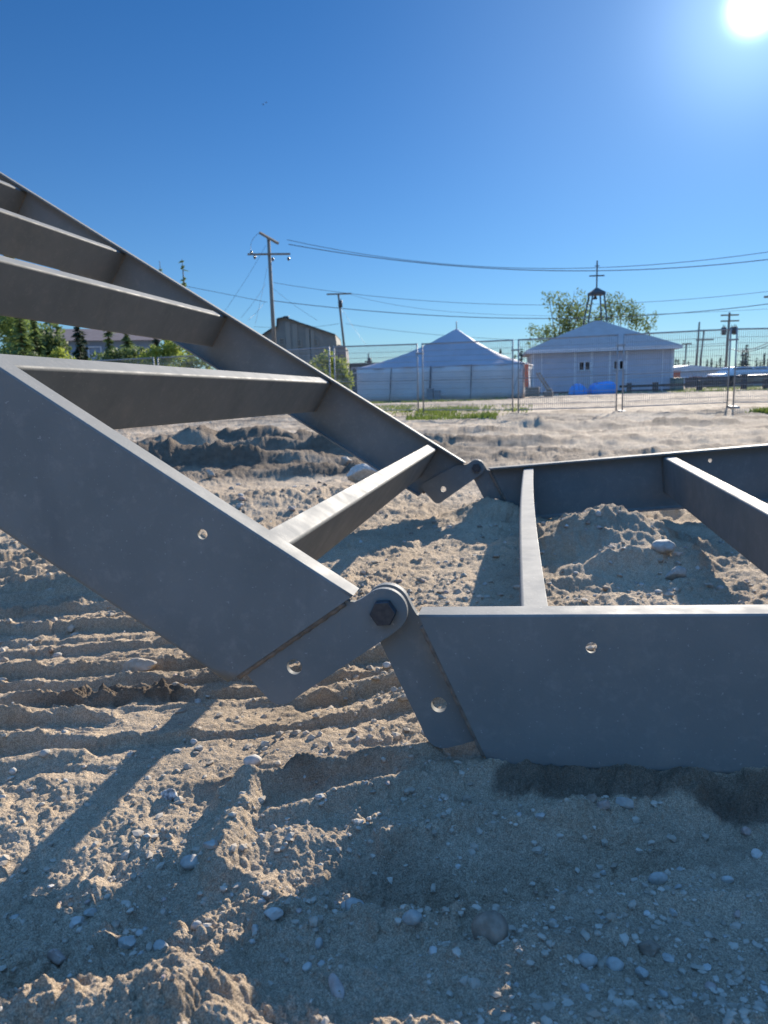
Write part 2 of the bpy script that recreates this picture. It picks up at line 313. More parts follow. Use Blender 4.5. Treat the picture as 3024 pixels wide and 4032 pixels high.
    damp_shade = np.clip(damp_shade+.9*np.clip(fbm(x, y, .9, 5, .65, 40)-.18, 0, 1)*np.clip((r-2)/4, .25, 1.6), 0, .95)
    rough = rough*(1-.92*pads)*(1-.35*ga(x, y, -.5, 1.45, .3, .35))
    z = z-mrut*pads*(.052*sharp*(1+.5*lump)-.012)*amp*.97+.004*pads
    rough = np.maximum(rough, .5*np.clip(1.6-y, 0, 1)*(1-dk)); rough = np.maximum(rough, .85*box_m(y, 2.15, 6.2, .15)*box_m(x, -.75, 2.6, .1)*np.clip(.8+fbm(x, y, 2.5, 3, .5, 58), .2, 1))
    damp_shade = np.clip(damp_shade+.35*np.clip(clod, 0, 1), 0, .95)
    if fine:
        f1 = np.clip(1.2-r/12, 0, 1); f2 = np.clip(1.2-r/6, 0, 1)
        mid = np.abs(fbm(x, y, 7, 4, .6, 50)); z = z+rough*near*.052*(mid-.25)+.009*fbm(x, y, 9, 4, .6, 51)*near+rough*f1*.014*np.abs(fbm(x, y, 24, 4, .65, 56))
        z = z+rough*f1*(1-.85*dk)*bumps(x+.02*lump, y, .11, 3, .42, .12, .38, .6)
        z = z+(.25+.75*rough)*f1*bumps(x+.01*wx, y, .042, 5, .6, .15, .47, .85)
        z = z+(.30+.70*rough)*f2*bumps(x, y+.01*wx, .018, 9, .8, .15, .5, .9)
        z = z+(.35+.65*rough)*f2*bumps(x, y, .0085, 12, .9, .2, .5, .8)
        z = z+.0035*(.3+rough)*f2*fbm(x, y, 60, 3, .6, 52)
        far = np.clip((r-4)/4, 0, 1)*np.clip(1.6-r/25, .35, 1); z = z+far*(.060*np.abs(fbm(x*.6, y, 3.2, 4, .65, 55))+rough*bumps(x, y, .22, 15, .5, .12, .4, .45))
    return z, damp_shade
def build_ground():
    A0 = .62; th = np.concatenate([np.linspace(-A0, A0, 1060), np.linspace(A0, 2*math.pi-A0, 72)[1:-1]])
    dep = np.linspace(math.radians(66), math.radians(1.9), 1010); rr = HC/np.tan(dep)
    rr = np.concatenate([rr, np.geomspace(rr[-1], 1500, 46)[1:]])
    R, T = np.meshgrid(rr, th, indexing='ij'); X = (R*np.sin(T)).ravel(); Y = (R*np.cos(T)).ravel()
    Z, D = height(X, Y); Z = Z.astype(np.float64)
    nR, nT = R.shape; i = np.arange(nR-1)[:, None]; j = np.arange(nT)[None]; j2 = (j+1) % nT
    Fq = np.stack([i*nT+j, i*nT+j2, (i+1)*nT+j2, (i+1)*nT+j], -1).reshape(-1, 4)[:, ::-1]
    V = np.stack([X, Y, Z], 1)
    # close the middle under the camera with one vertex
    V = np.vstack([V, [[0, 0, 0.0]]]); c = len(V)-1; jj = np.arange(nT-1, step=2) if nT % 2 else np.arange(0, nT, 2)
    cap = np.stack([np.full(len(jj), c), (jj+2) % nT, (jj+1) % nT, jj], 1)
    Fq = np.vstack([Fq, cap])
    o = np_mesh('ground', V, Fq, SOIL); a = o.data.attributes.new('damp_shade', 'FLOAT', 'POINT'); a.data.foreach_set('value', np.append(D, 0).astype(np.float32))
    tag(o, 'churned dry sandy soil with ruts, clods, moist patches and painted far shading', 'ground', kind='structure')
build_ground()
def hz(x, y): return float(height(np.array([x]), np.array([y]))[0][0])
# ------------------------------------------------------------------ the hinged steel frames
P0 = np.array([-0.00703256, 1.4121258, 0.34497777]); AX = np.array([0.18961622, 0.98164047, -0.02068047])
EX = np.array([0.98185828, -0.18957416, 0.00399381]); EY = np.array([0.0, 0.02106258, 0.99977816]); W = 2.95; HB = .318
def q_up(u, v, t):
    a = math.radians(147.2); return Vector(P0 + t*AX + EX*(u*math.cos(a)+v*math.sin(a)) + EY*(u*math.sin(a)-v*math.cos(a)))
def q_lo(u, v, t):
    a = math.radians(1.75+2.5*max(0, min(1, t/W))); return Vector(P0 + t*AX + EX*(u*math.cos(a)-v*math.sin(a)) + EY*(u*math.sin(a)+v*math.cos(a)))
def circle(cx, cy, r, n=28, a0=0): return [(cx+r*math.cos(a0+2*math.pi*k/n), cy+r*math.sin(a0+2*math.pi*k/n)) for k in range(n)]
def bake_cut(o, cutters):
    for c in cutters:
        m = o.modifiers.new('hole', 'BOOLEAN'); m.object = c; m.operation = 'DIFFERENCE'; m.solver = 'EXACT'
    dg = bpy.context.evaluated_depsgraph_get(); dg.update(); me = bpy.data.meshes.new_from_object(o.evaluated_get(dg)); o.modifiers.clear(); o.data = me
    for c in cutters: bpy.data.objects.remove(c)
def channel(q, far, u_end, parent, holes=(.40,)):
    """C-section side channel; its end cut back at an angle, the corners of the section bent round"""
    r, b, tw, tf, h, r2 = .013, .060, .009, .0095, HB, .005; arc = 6; prof = [(0, b), (0, (b+r)/2)]
    prof += [(-r2+r2*math.cos(math.pi/2*k/arc), r2-r2*math.sin(math.pi/2*k/arc)) for k in range(arc+1)]
    prof += [(-h*k/8, 0) for k in range(1, 8)]
    prof += [(-h+r-r*math.sin(math.pi/2*k/arc), r-r*math.cos(math.pi/2*k/arc)) for k in range(arc+1)]
    prof += [(-h, b), (-h+tf, b), (-h+tf, tw+.006), (-h+tf+.006, tw), (-tf-.006, tw), (-tf, tw+.006), (-tf, b)]
    n = len(prof); T = (lambda t: W-t) if far else (lambda t: t); m = MB(); ns = 24
    for i in range(ns+1):
        for v, t in prof:
            u0 = .0695+.1305*(-v/h); k = i/ns; m.v.append(tuple(q(u0+(u_end-u0)*k**1.5, v-.006, T(t))))
    for i in range(ns):
        for k in range(n):
            a_, b_ = i*n+k, i*n+(k+1) % n; m.f.append((a_, b_, b_+n, a_+n)); m.sm.append(2 <= k < 8 or 15 <= k < 22)
    tr = tessellate_polygon([[Vector((p[0], p[1], 0)) for p in prof]])
    for t3 in tr: m.f.append(tuple(t3)); m.sm.append(False); m.f.append(tuple(ns*n+i for i in t3[::-1])); m.sm.append(False)
    o = m.build('side_channel', STEEL, parent); cs = []
    for hu in holes:
        c = MB(); c.prism(circle(hu, -.071, .0108), q, *((W-.03, W+.03) if far else (-.03, .03))); cs.append(c.build('cut', None))
    if cs: bake_cut(o, cs)
    # weld along the cut end and rust at the bare corner of the flange
    wb = MB(); pts = []; rs = []; side = .012 if not far else W-.006
    for k in range(60):
        v = -.024-.27*k/59; pts.append(q(.0695+.1305*(-v/HB)-.002+.0006*math.sin(k*.9), v-.006, side)); rs.append(.0088+.0007*math.sin(k*1.3)+.0004*random.random())
    wb.tube(pts, rs, 8); wb.build('weld_bead', WELD, parent)
    if not far:
        rp = MB(); rp.prism([(.070, .004), (.082, .003), (.084, .02), (.077, .034), (.083, .05), (.071, .057)], lambda x, y, t: q(x, -.006+t, y), .0003, .0007); rp.build('rust_patch', RUST, o)
    return o
def cross(q, u0, parent, bow=0.0):
    h0, h1, b, th = -.028, -.232, .057, .0075; r = .009; arc = 4
    prof = [(b, h0), (r, h0)] + [(r-r*math.sin(math.pi/2*k/arc), h0-r+r*math.cos(math.pi/2*k/arc)) for k in range(1, arc+1)]
    prof += [(r-r*math.cos(math.pi/2*k/arc), h1+r-r*math.sin(math.pi/2*k/arc)) for k in range(0, arc+1)]
    prof += [(b, h1), (b, h1+th), (th, h1+th), (th, h0-th), (b, h0-th)]
    n = len(prof); m = MB(); ns = 20
    for i in range(ns+1):
        k = i/ns
        for u, v in prof:
            te = .0095 if (u < .0095) else .0605
            # the flanges are coped back so that the web alone reaches the side channels
            t = te+(W-2*te)*k; uu = u0+u-bow*math.sin(math.pi*k)
            m.v.append(tuple(q(uu, v, t)))
    for i in range(ns):
        for k in range(n):
            a_, b_ = i*n+k, i*n+(k+1) % n; m.f.append((a_, b_, b_+n, a_+n)); m.sm.append(1 <= k < 1+arc or 1+arc < k < 3+2*arc-1)
    tr = tessellate_polygon([[Vector((p[0], p[1], 0)) for p in prof]])
    for t3 in tr: m.f.append(tuple(t3)); m.sm.append(False); m.f.append(tuple(ns*n+i for i in t3[::-1])); m.sm.append(False)
    for t_, dt_ in ((W-.0125, 1), (.0125, -1)):
        wb = MB(); wb.tube([q(u0-.001+.0008*math.sin(k*1.9), -.036-.19*k/24, t_+dt_*.0005*math.sin(k*2.7)) for k in range(25)], [.0045+.0008*math.sin(k*1.3) for k in range(25)], 6); wb.build('weld_bead', WELD, parent)
    return bevel(m.build('cross_member', STEEL, parent), .0012)
def plate(q, t0, t1, parent):
    o = [(.112, -.060), (.080, -.026), (.068, -.022), (.060, -.018), (.052, -.004)]
    o += [(.0465*math.cos(a), .0465*math.sin(a)) for a in [math.radians(18+8.5*k) for k in range(23)]]
    o += [(-.0375, -.034), (.058, -.265), (.063, -.281), (.071, -.294), (.082, -.303), (.095, -.307), (.108, -.306), (.140, -.297), (.160, -.290), (.225, -.272), (.215, -.24)]
    m = MB(); m.prism(o, q, t0, t1, holes=[circle(.096, -.211, .0165, 32)]); return bevel(m.build('hinge_plate', STEEL, parent), .0012, 2, 50)
def bolt(t_head, t_front, t_nut, parent, direction=1):
    q = lambda x, y, t: Vector(P0+t*AX+EX*x+EY*y)
    m = MB(); hx = [(.0272*math.cos(math.radians(4+60*k)), .0272*math.sin(math.radians(4+60*k))) for k in range(6)]
    b = bevel_o = MB(); b.prism(hx, q, t_head, t_front); o = bevel(b.build('hinge_bolt', BOLT, parent), .0022, 3)
    d = -1 if t_head < t_front else 1
    c = MB(); c.prism(circle(0, 0, .0232, 32), q, t_head, t_head+d*.0008); c.build('head_face', BOLT, o)
    s = MB(); s.prism(circle(0, 0, .0165, 20), q, t_front, t_nut); s.build('shank', BOLT, o)
    nn = MB(); nn.prism([(x*.95, y*.95) for x, y in hx], q, t_nut, t_nut+(.016 if t_nut > t_front else -.016)); bevel(nn.build('nut', BOLT, o), .002, 2)
    # raised grade marks round the head
    mk = MB()
    for k in range(14):
        a = math.radians(k*25.7+8); 
        if k in (3, 4, 10): continue
        cx_, cy_ = .0178*math.cos(a), .0178*math.sin(a)
        mk.prism([(cx_-.0011, cy_-.0016), (cx_+.0010, cy_-.0013), (cx_+.0012, cy_+.0014), (cx_-.0008, cy_+.0017)], q, t_head+d*.0007, t_head+d*.0014)
    mk.build('grade_marks', BOLT, o)
    return o
up = empty('steel_frame', (float(P0[0]), float(P0[1]), float(P0[2])), 'grey steel ladder frame raised steeply on its hinge towards the upper left', 'steel frame', 'two halves of the hinged steel frame')
lo = empty('steel_frame', (float(P0[0]), float(P0[1]), float(P0[2])), 'grey steel ladder frame lying nearly flat on the sandy soil', 'steel frame', 'two halves of the hinged steel frame')
for fr in (False, True):
    channel(q_up, fr, 6.1, up, () if fr else (.40,)); channel(q_lo, fr, 6.1, lo, (1.285,) if fr else (.40,))
plate(q_up, .0095, .0235, up); plate(q_up, W-.026, W-.010, up)
plate(q_lo, .043, .061, lo); far_plate = plate(q_lo, W+.002, W+.018, lo); pl_ = MB(); pl_.prism(circle(.096, -.211, .0160, 24), q_lo, W+.006, W+.016); pl_.build('hole_shade_disc', BOLT, far_plate)  # black disc added inside the far hole, painting in its shade
for u in (.252, 1.0, 1.757, 2.51, 3.262, 4.02, 4.78, 5.53): cross(q_up, u, up)
for i, u in enumerate((.268, 1.034, 1.79, 2.55, 3.31, 4.07, 4.83)): cross(q_lo, u, lo, .012 if i == 0 else 0)
bolt(-.012, .0095, .066, up); bolt(W-.046, W-.026, W+.020, up)
def strokes(name, q, lines, wd, mt, parent, zoff):
    for ln in lines:
        m = MB(); P = []
        for px, py in ln:
            # the point on the flange's top plane that this mark sits on
            r = ray(px, py); n = np.array(q(0, 1, 0)-q(0, 0, 0)); c = np.array(q(0, -.006+zoff, 0)); k = ((c-O)@n)/(r@n); P.append(Vector(O+r*k))
        nrm = (q(0, 1, 0)-q(0, 0, 0))
        for a_, b_ in zip(P, P[1:]): m.bar(a_, b_, wd, .0006, nrm)
        m.build(name, mt, parent)
zz = lambda L: [[(x*.1567, 1380+y*.1567) for x, y in l] for l in L]
GREYM = mat('scratch_grey', (.12, .12, .12), .8)
ch_up = [c for c in up.children if c.name.startswith('side_channel')][0]
strokes('chalk_mark', q_up, zz([[(410, 545), (520, 560), (650, 580)], [(620, 690), (680, 665), (750, 685), (855, 700)], [(1000, 930), (1080, 985), (1190, 1015), (1150, 950), (1090, 890)], [(1250, 960), (1320, 1015)]]), .0022, PAINT, ch_up, .0006)
strokes('scratch', q_up, zz([[(540, 580), (610, 620), (670, 662)], [(1040, 880), (1090, 930), (1150, 980)], [(1130, 895), (1220, 945), (1290, 1010)]]), .0012, GREYM, ch_up, .0005)
RUSTY = mat('brown_stain', (.34, .25, .18), .9, (.30, .20, .12), 60)
def st_poly(name, q, pts, mt, parent, zoff):
    P = []
    for px, py in pts:
        r = ray(px, py); n = np.array(q(0, 1, 0)-q(0, 0, 0)); c = np.array(q(0, -.006+zoff, 0)); k = ((c-O)@n)/(r@n); P.append(Vector(O+r*k))
    n = (q(0, 1, 0)-q(0, 0, 0)); m = MB(); k = len(P); m.add(P+[p-n*.0004 for p in P], [tuple(range(k)), tuple(range(2*k-1, k-1, -1))]+[(i, (i+1) % k, (i+1) % k+k, i+k) for i in range(k)]); m.build(name, mt, parent)
ch_lo = [c for c in lo.children if c.name.startswith('side_channel')][0]
WHITEP = mat('white_splash', (.8, .8, .78), .6)
st_poly('white_splash', q_lo, [(2520, 2388), (2528, 2380), (2548, 2376), (2566, 2382), (2585, 2386), (2562, 2390), (2545, 2394), (2530, 2393)], WHITEP, ch_lo, .0006)
st_poly('brown_stain', q_up, [(560, 1812), (600, 1825), (640, 1850), (690, 1868), (716, 1885), (690, 1880), (650, 1868), (620, 1853), (590, 1836)], RUSTY, ch_up, .0006)
# ------------------------------------------------------------------ stones
def ico(sub):
    bm = bmesh.new(); bmesh.ops.create_icosphere(bm, subdivisions=sub, radius=1); v = np.array([x.co[:] for x in bm.verts]); f = np.array([[q.index for q in p.verts] for p in bm.faces]); bm.free(); return v, f
ICO = {k: ico(k) for k in (1, 2, 3, 4)}
def stone_shape(dims, angular, sub=3, seed=0):
    r = np.random.default_rng(seed); v, f = ICO[sub]; rad = np.ones(len(v))
    if angular:
        for k in range(9+int(5*r.random())):
            n = r.normal(size=3); n /= np.linalg.norm(n); d = v@n; h = .50+.30*r.random(); rad = np.minimum(rad, np.where(d > .05, h/np.maximum(d, .05), 9))
    else:
        for k in range(10):
            n = r.normal(size=3); n /= np.linalg.norm(n); d = v@n; h = .76+.2*r.random(); rad = np.minimum(rad, np.where(d > .05, h/np.maximum(d, .05), 9))
    p = v*rad[:, None]; o = r.random(3)*50; q = v*1.6+o
    nz = fbm(q[:, 0]+q[:, 2]*.7, q[:, 1]-q[:, 2]*.6, 1.0, 4, .5, 3); p = p*(1+(.10 if angular else .13)*nz)[:, None]
    return p*np.array(dims), f
def stone_mat(n, a, b, sc=60): return mat(n, a, .8, b, sc, .0010, 260, spec=.3)
SM = {'grey': stone_mat('stone_grey', (.31, .295, .265), (.45, .425, .375)), 'pale': stone_mat('stone_pale', (.40, .375, .33), (.55, .52, .47)), 'brown': stone_mat('stone_brown', (.20, .15, .11), (.31, .24, .18)),
      'pink': stone_mat('stone_pink', (.34, .25, .21), (.44, .36, .31)), 'tan': stone_mat('stone_tan', (.36, .30, .23), (.44, .38, .31)), 'speck': stone_mat('stone_speckled', (.10, .10, .10), (.62, .61, .58), 130)}
NST = [0]
def stone(px, py, wpx, asp, colr, ang, label, group=None, rz=0, sink=.3, flat=.7, zg=None, name='stone', sub=3):
    NST[0] += 1; z = 0.0
    if wpx > 140 and name == 'stone' and colr == 'brown': flat, sink = .95, .16
    for _ in range(6):
        g = gp(px, py, z); z = hz(g[0], g[1])
    g = gp(px, py, z+.2*wpx/2900*g[1]); dist = float((g-O)@M[:, 2]) if False else float(np.array(g-O)@(M.T[2])); wd = wpx/F_PX*dist/2
    V, f = stone_shape((wd, wd*asp, wd*flat), ang, sub, NST[0]*13+5); c, s_ = math.cos(rz), math.sin(rz); V = np.stack([V[:, 0]*c-V[:, 1]*s_, V[:, 0]*s_+V[:, 1]*c, V[:, 2]], 1)
    zz0 = height(g[0]+np.array([0, .4, -.4, 0, 0])*wd, g[1]+np.array([0, 0, 0, .4, -.4])*wd)[0].mean()
    o = np_mesh(name, V, f, SM[colr], smooth=not ang); o.location = (g[0], g[1], zz0+wd*flat*(1-2*sink))
    return tag(o, label, 'stone', group)
for a in (
    (1932, 3700, 150, .95, 'brown', 0, 'large rough brown stone sitting on the shaded soil, biggest rock in the foreground'),
    (1075, 3595, 84, .8, 'pale', 1, 'pale angular white stone with flat facets in the shaded foreground pit'),
    (1325, 3885, 60, 2.3, 'pink', 0, 'long smooth pinkish cobble lying lengthwise on the shaded soil'),
    (2465, 3155, 82, .7, 'grey', 1, 'angular blue-grey stone in the dark soil below the near channel'),
    (2802, 3045, 58, .7, 'grey', 1, 'small pointed triangular stone resting against the foot of the near channel'),
    (1395, 3572, 88, .8, 'grey', 0, 'rounded grey stone in the bottom of the dark foreground hollow'),
    (750, 3385, 78, .8, 'grey', 0, 'flat rounded grey stone, one of two lying side by side on the shaded hump'),
    (838, 3392, 66, .9, 'grey', 1, 'flat angular grey stone beside a rounder one on the shaded hump'),
    (355, 3555, 62, .8, 'grey', 1, 'upright grey stone standing in its own small hollow'),
    (672, 3127, 92, .6, 'speck', 1, 'black and white speckled angular stone on the sunlit soil between two shadows'),
    (995, 2990, 74, .7, 'pale', 0, 'smooth pale oval stone lying beside the crumbly dark clods'),
    (785, 2945, 42, .9, 'grey', 1, 'small upright stone at the edge of the flat pressed soil pad'),
    (300, 3630, 72, .8, 'pale', 1, 'whitish broken stone just below the upright stone in its hollow'),
    (1624, 3681, 82, .7, 'grey', 0, 'oval grey stone left of the large brown rock'),
    (2610, 2225, 92, .9, 'grey', 0, 'rounded boulder beside the soil heap inside the lower frame'),
    (2660, 2262, 100, .6, 'grey', 1, 'jagged grey rock right beside the rounded boulder inside the lower frame'),
    (2216, 2105, 30, .8, 'pale', 0, 'egg-shaped white pebble on the flank of the soil heap'),
    (1524, 2643, 40, .9, 'pale', 0, 'round pale pebble seen in the fork under the hinge'),
    (1553, 2708, 46, .8, 'tan', 1, 'tan angular stone with a flat top in the fork under the hinge'),
    (1393, 2874, 38, .8, 'tan', 1, 'small tan stone on the rutted soil below the fork of the hinge'),
    (545, 2625, 165, .5, 'tan', 1, 'long half-buried tan boulder just under the raised channel'),
    (2970, 3150, 92, .6, 'brown', 0, 'broad brown stone bedded in the dark soil at the right edge'),
    (2373, 3178, 72, .7, 'pink', 1, 'pinkish angular stone next to the blue-grey stone below the channel'),
    (2313, 3777, 82, .7, 'grey', 0, 'wide grey stone, nearest the brown rock of the three in a row'),
    (2419, 3788, 76, .8, 'grey', 0, 'middle grey rounded stone of the three in a row on the shaded soil'),
    (2526, 3825, 72, .7, 'grey', 1, 'grey angular stone, furthest from the brown rock of the three in a row'),
    (2556, 3733, 110, .6, 'brown', 1, 'dark brown lumpy stone behind the three grey stones in a row'),
    (2180, 3644, 52, .7, 'tan', 1, 'small flat tan stone right of the sunlit streak beside the brown rock'),
    (493, 3709, 88, .7, 'grey', 1, 'broad faceted grey stone in the shaded lower left foreground'),
    (633, 3732, 70, .8, 'grey', 0, 'rounded dull grey stone beside the broad faceted one'),
    (217, 3768, 100, .7, 'pink', 1, 'large pinkish stone lying near the lower left corner'),
    (1262, 3170, 46, .7, 'grey', 1, 'small upright grey stone on the crest of the long rut ridge'),
    (2865, 3460, 50, .6, 'pale', 0, 'small pale oval stone in the shade at the right of the foreground'),
    (2590, 3450, 80, .5, 'grey', 0, 'flat grey slab-like stone half sunk in the shaded soil on the right'),
    (1210, 3800, 46, .8, 'pale', 0, 'small pale stone above the long pinkish cobble'),
    (190, 2930, 0, 0, 0, 0, None),
):
    if a[6]: stone(*a[:6], a[6], rz=random.uniform(-.5, .5) if a[3] < 2 else .35)
def scatter_stones(n, x0, x1, y0, y1, smin, smax, label, group):
    for k in range(n):
        px, py = random.uniform(x0, x1), random.uniform(y0, y1); a = random.random() < .82
        cc = random.choice(['grey', 'grey', 'tan', 'pale', 'pink', 'brown'])
        lb = label.replace('small stone', 'small %s %s stone' % ({'pink': 'pinkish', 'pale': 'whitish'}.get(cc, cc), 'angular' if a else 'rounded'))
        stone(px, py, random.uniform(smin, smax), random.uniform(.6, .95), cc, a, lb, group, rz=random.uniform(0, 3), sink=random.uniform(.34, .55), flat=random.uniform(.55, .85), sub=2)
scatter_stones(46, 1650, 3024, 3250, 4032, 24, 60, 'small stone half sunk in shaded soil before the near channel', 'small stones in the shaded foreground')
scatter_stones(34, 0, 1400, 3450, 4000, 22, 52, 'small stone in the shaded soil of the lower left foreground', 'small stones in the lower left foreground')
scatter_stones(30, 0, 1100, 2450, 3150, 18, 46, 'small stone on the sunlit rutted soil below the raised channel', 'small stones among the sunlit ruts')
scatter_stones(22, 1150, 1750, 2600, 3150, 16, 36, 'small stone on the ruts below the hinge plates', 'small stones around the hinge')
scatter_stones(40, 1300, 2050, 2050, 2330, 12, 30, 'small stone on rubbly soil behind the near hinge', 'small stones behind the hinge')
scatter_stones(44, 2150, 3000, 2120, 2340, 12, 38, 'small stone on the soil enclosed by the lower frame', 'small stones inside the lower frame')
scatter_stones(40, 720, 1500, 1900, 2080, 14, 36, 'small stone in pale rubble behind the raised frame', 'rubble stones behind the raised frame')
slab = stone(1425, 1895, 180, .6, 'pale', 1, 'big pale jagged rock lying behind the raised frame by its first cross member', flat=.62, sink=.2, name='boulder', sub=4); slab.name = 'boulder'
b2 = stone(1365, 1835, 60, .8, 'tan', 1, 'light brown rock just beyond the big pale jagged one', flat=.9, sink=.2)
b3 = stone(828, 1865, 44, .8, 'tan', 1, 'lone tan upright rock on the far rubble above the raised channel', flat=1.0, sink=.2)
def gravel():
    n = 17000; th = rng.uniform(-.6, .6, n); dep = np.radians(rng.uniform(8, 55, n)); r = HC/np.tan(dep); x = r*np.sin(th); y = r*np.cos(th)
    dens = np.clip(.45+1.3*fbm(x, y, 2.5, 3, .5, 61), .05, 1); dm = height(x, y, False)[1]; k = rng.random(n) < dens*np.clip(1.1-2.2*dm, 0, 1); x, y, r = x[k], y[k], r[k]; n = len(x)
    s = (.0013+.0075*rng.random(n)**4.0)*np.clip(r/1.2, .9, 2.2); z, _ = height(x, y)
    v, f = ICO[1]; ang = rng.uniform(0, 6.28, n); sx = s*rng.uniform(.8, 1.4, n); sy = s*rng.uniform(.7, 1.1, n); szz = s*rng.uniform(.5, .9, n)
    jit = 1+.55*(rng.random((n, len(v)))-.5)
    vx = v[None, :, 0]*sx[:, None]*jit; vy = v[None, :, 1]*sy[:, None]*jit; vz = v[None, :, 2]*szz[:, None]*jit
    c, s_ = np.cos(ang)[:, None], np.sin(ang)[:, None]
    V = np.stack([vx*c-vy*s_+x[:, None], vx*s_+vy*c+y[:, None], vz+(z+szz*.15)[:, None]], -1).reshape(-1, 3)
    Fq = (f[None]+(np.arange(n)*len(v))[:, None, None]).reshape(-1, 3)
    m = mat('gravel', (.30, .25, .19), .95, (.48, .42, .34), 30, detail=1)
    tag(np_mesh('gravel', V, Fq, m, smooth=False), 'fine loose gravel and crumbs scattered over the soil', 'gravel', kind='stuff')
gravel()
# ------------------------------------------------------------------ background: materials
WHITE = mat('white_paint', (.72, .73, .74), .6, (.62, .63, .65), 3)
CANVAS = mat('tent_canvas', (.80, .77, .74), .8, (.72, .70, .69), 1.2, .01, 5, trans=.25)
ROOFC = mat('tent_roof', (.44, .43, .47), .75, (.52, .50, .54), .8, .03, 2.2, trans=.18, stretch=(1, 1, 1))
SIDING = mat('blue_grey_siding', (.46, .48, .54), .8, (.49, .51, .57), 2)
METROOF = mat('metal_roof', (.50, .38, .34), .7, (.55, .43, .39), 2, spec=.3)
DARKM = mat('dark_metal', (.06, .065, .07), .6)
POLEW = mat('pole_wood', (.17, .15, .12), .9, (.24, .21, .17), 5, stretch=(6, 6, .4))
WIRE = mat('wire', (.10, .11, .12), .5)
GALV = mat('galvanised', (.26, .27, .28), .6, (.34, .34, .34), 6, metal=.2)
PORC = mat('insulator', (.12, .09, .07), .3)
GLASS = mat('dark_glass', (.05, .08, .10), .12, spec=.8)
GREYW = mat('grey_cladding', (.215, .215, .19), .85, (.18, .18, .16), 1.5)
TRIMG = mat('grey_trim', (.25, .24, .205), .85)
BLUE = mat('blue_tarp', (.005, .26, .72), .4, (.01, .31, .80), 3)
WOOD = mat('weathered_wood', (.20, .16, .12), .9, (.29, .24, .18), 8)
DWOOD = mat('dark_timber', (.05, .045, .04), .9, (.09, .08, .07), 6)
BARK = mat('bark', (.12, .09, .065), .95, (.18, .14, .10), 12)
LEAF = mat('broad_leaves', (.10, .145, .05), .6, (.15, .20, .07), 3, trans=.5)
LEAFY = mat('willow_leaves', (.22, .28, .05), .6, (.30, .34, .07), 3, trans=.55)
NEEDLE = mat('spruce_needles', (.03, .055, .028), .8, (.06, .09, .045), 2, trans=.2)
NEEDLEL = mat('larch_needles', (.14, .20, .07), .8, (.20, .27, .09), 2, trans=.55)
ORANGE = mat('orange_plastic', (.80, .14, .05), .5)
def gz(d): return float(np.interp(d, [0, 6, 18, 40, 52, 400], [0, 0, -.10, -.33, -.44, -.7]))
def V3(p): return Vector(p)
def hpx(px, d, zz):   # world point at picture column px, depth d, height zz
    p = at(px, 1500, d); return Vector((p.x, p.y, zz))
# ------------------------------------------------------------------ temporary wire fence
def fence_panel(a, b, h, label, feet=True):
    """a welded-mesh site fence panel standing between ground points a and b"""
    a, b = Vector(a), Vector(b); L = (b-a).length; ux = (b-a).normalized(); c = (a+b)/2
    root = empty('fence_panel', c, label, 'fence panel', 'temporary site fence panels')
    f = MB(); g = .07; a1, b1 = a+ux*g, b-ux*g; U = Vector((0, 0, 1))
    for p in (a1, b1): f.tube([p+U*.02, p+U*h], .019, 8)
    for z_ in (h-.02, h*.49, .14): f.tube([a1+U*z_, b1+U*z_], .019 if z_ > h-.1 else .013, 6)
    f.build('frame', GALV, root)
    m = MB(); n = int(L/.05); 
    for i in range(1, n):
        p = a1+(b1-a1)*i/n; m.tube([p+U*.14, p+U*(h-.03)], .0052, 3, False, False)
    for k in range(1, 12):
        z_ = .14+(h-.2)*k/12; m.tube([a1+U*z_, b1+U*z_], .0052, 3, False, False)
    m.build('wire_mesh', GALV, root, fix=False)
    if feet:
        t = MB(); yy = Vector((-ux.y, ux.x, 0)); t.box(a1+U*.03, (.10, .55, .05), Matrix((ux, yy, U)).transposed()); t.build('foot', GALV, root)
    cl = MB(); cl.box(b+U*(h*.86), (.20, .06, .04), Matrix((ux, Vector((-ux.y, ux.x, 0)), U)).transposed()); cl.build('clamp', GALV, root)
    return root
FP = [(-260, 23.6), (180, 23.2), (620, 22.2), (1000, 20.9), (1310, 20.0), (1655, 19.3), (2030, 18.2), (2441, 17.6), (2880, 17.4), (3330, 17.2)]
FL = ['wire fence panel furthest left, mostly hidden by the raised frame', 'wire fence panel in front of the spruces at the left, cut by the raised frame', 'wire fence panel seen under the lowest raised cross member', 'wire fence panel behind the far channel in front of the grey building',
      'wire fence panel between the yellow-green bush and the left half of the tent', 'wire fence panel in front of the left half of the white tent', 'wire fence panel in front of the right half of the tent, ending by the church', 'wire fence panel standing in front of the church windows', 'wire fence panel at the right edge, before the dark spruces']
FL = FL[:4]+[FL[4], 'wire fence panel in front of the tent peak and its tall dark pole', FL[6], FL[7], FL[8]]
for (pa, da), (pb, db), lb in zip(FP, FP[1:], FL):
    A = hpx(pa, da, 0); B = hpx(pb, db, 0); A.z = hz(A.x, A.y); B.z = hz(B.x, B.y); fence_panel(A, B, 1.83, lb)
A = hpx(-60, 9.5, 0); B = hpx(330, 21.5, 0); A.z, B.z = hz(A.x, A.y), hz(B.x, B.y)
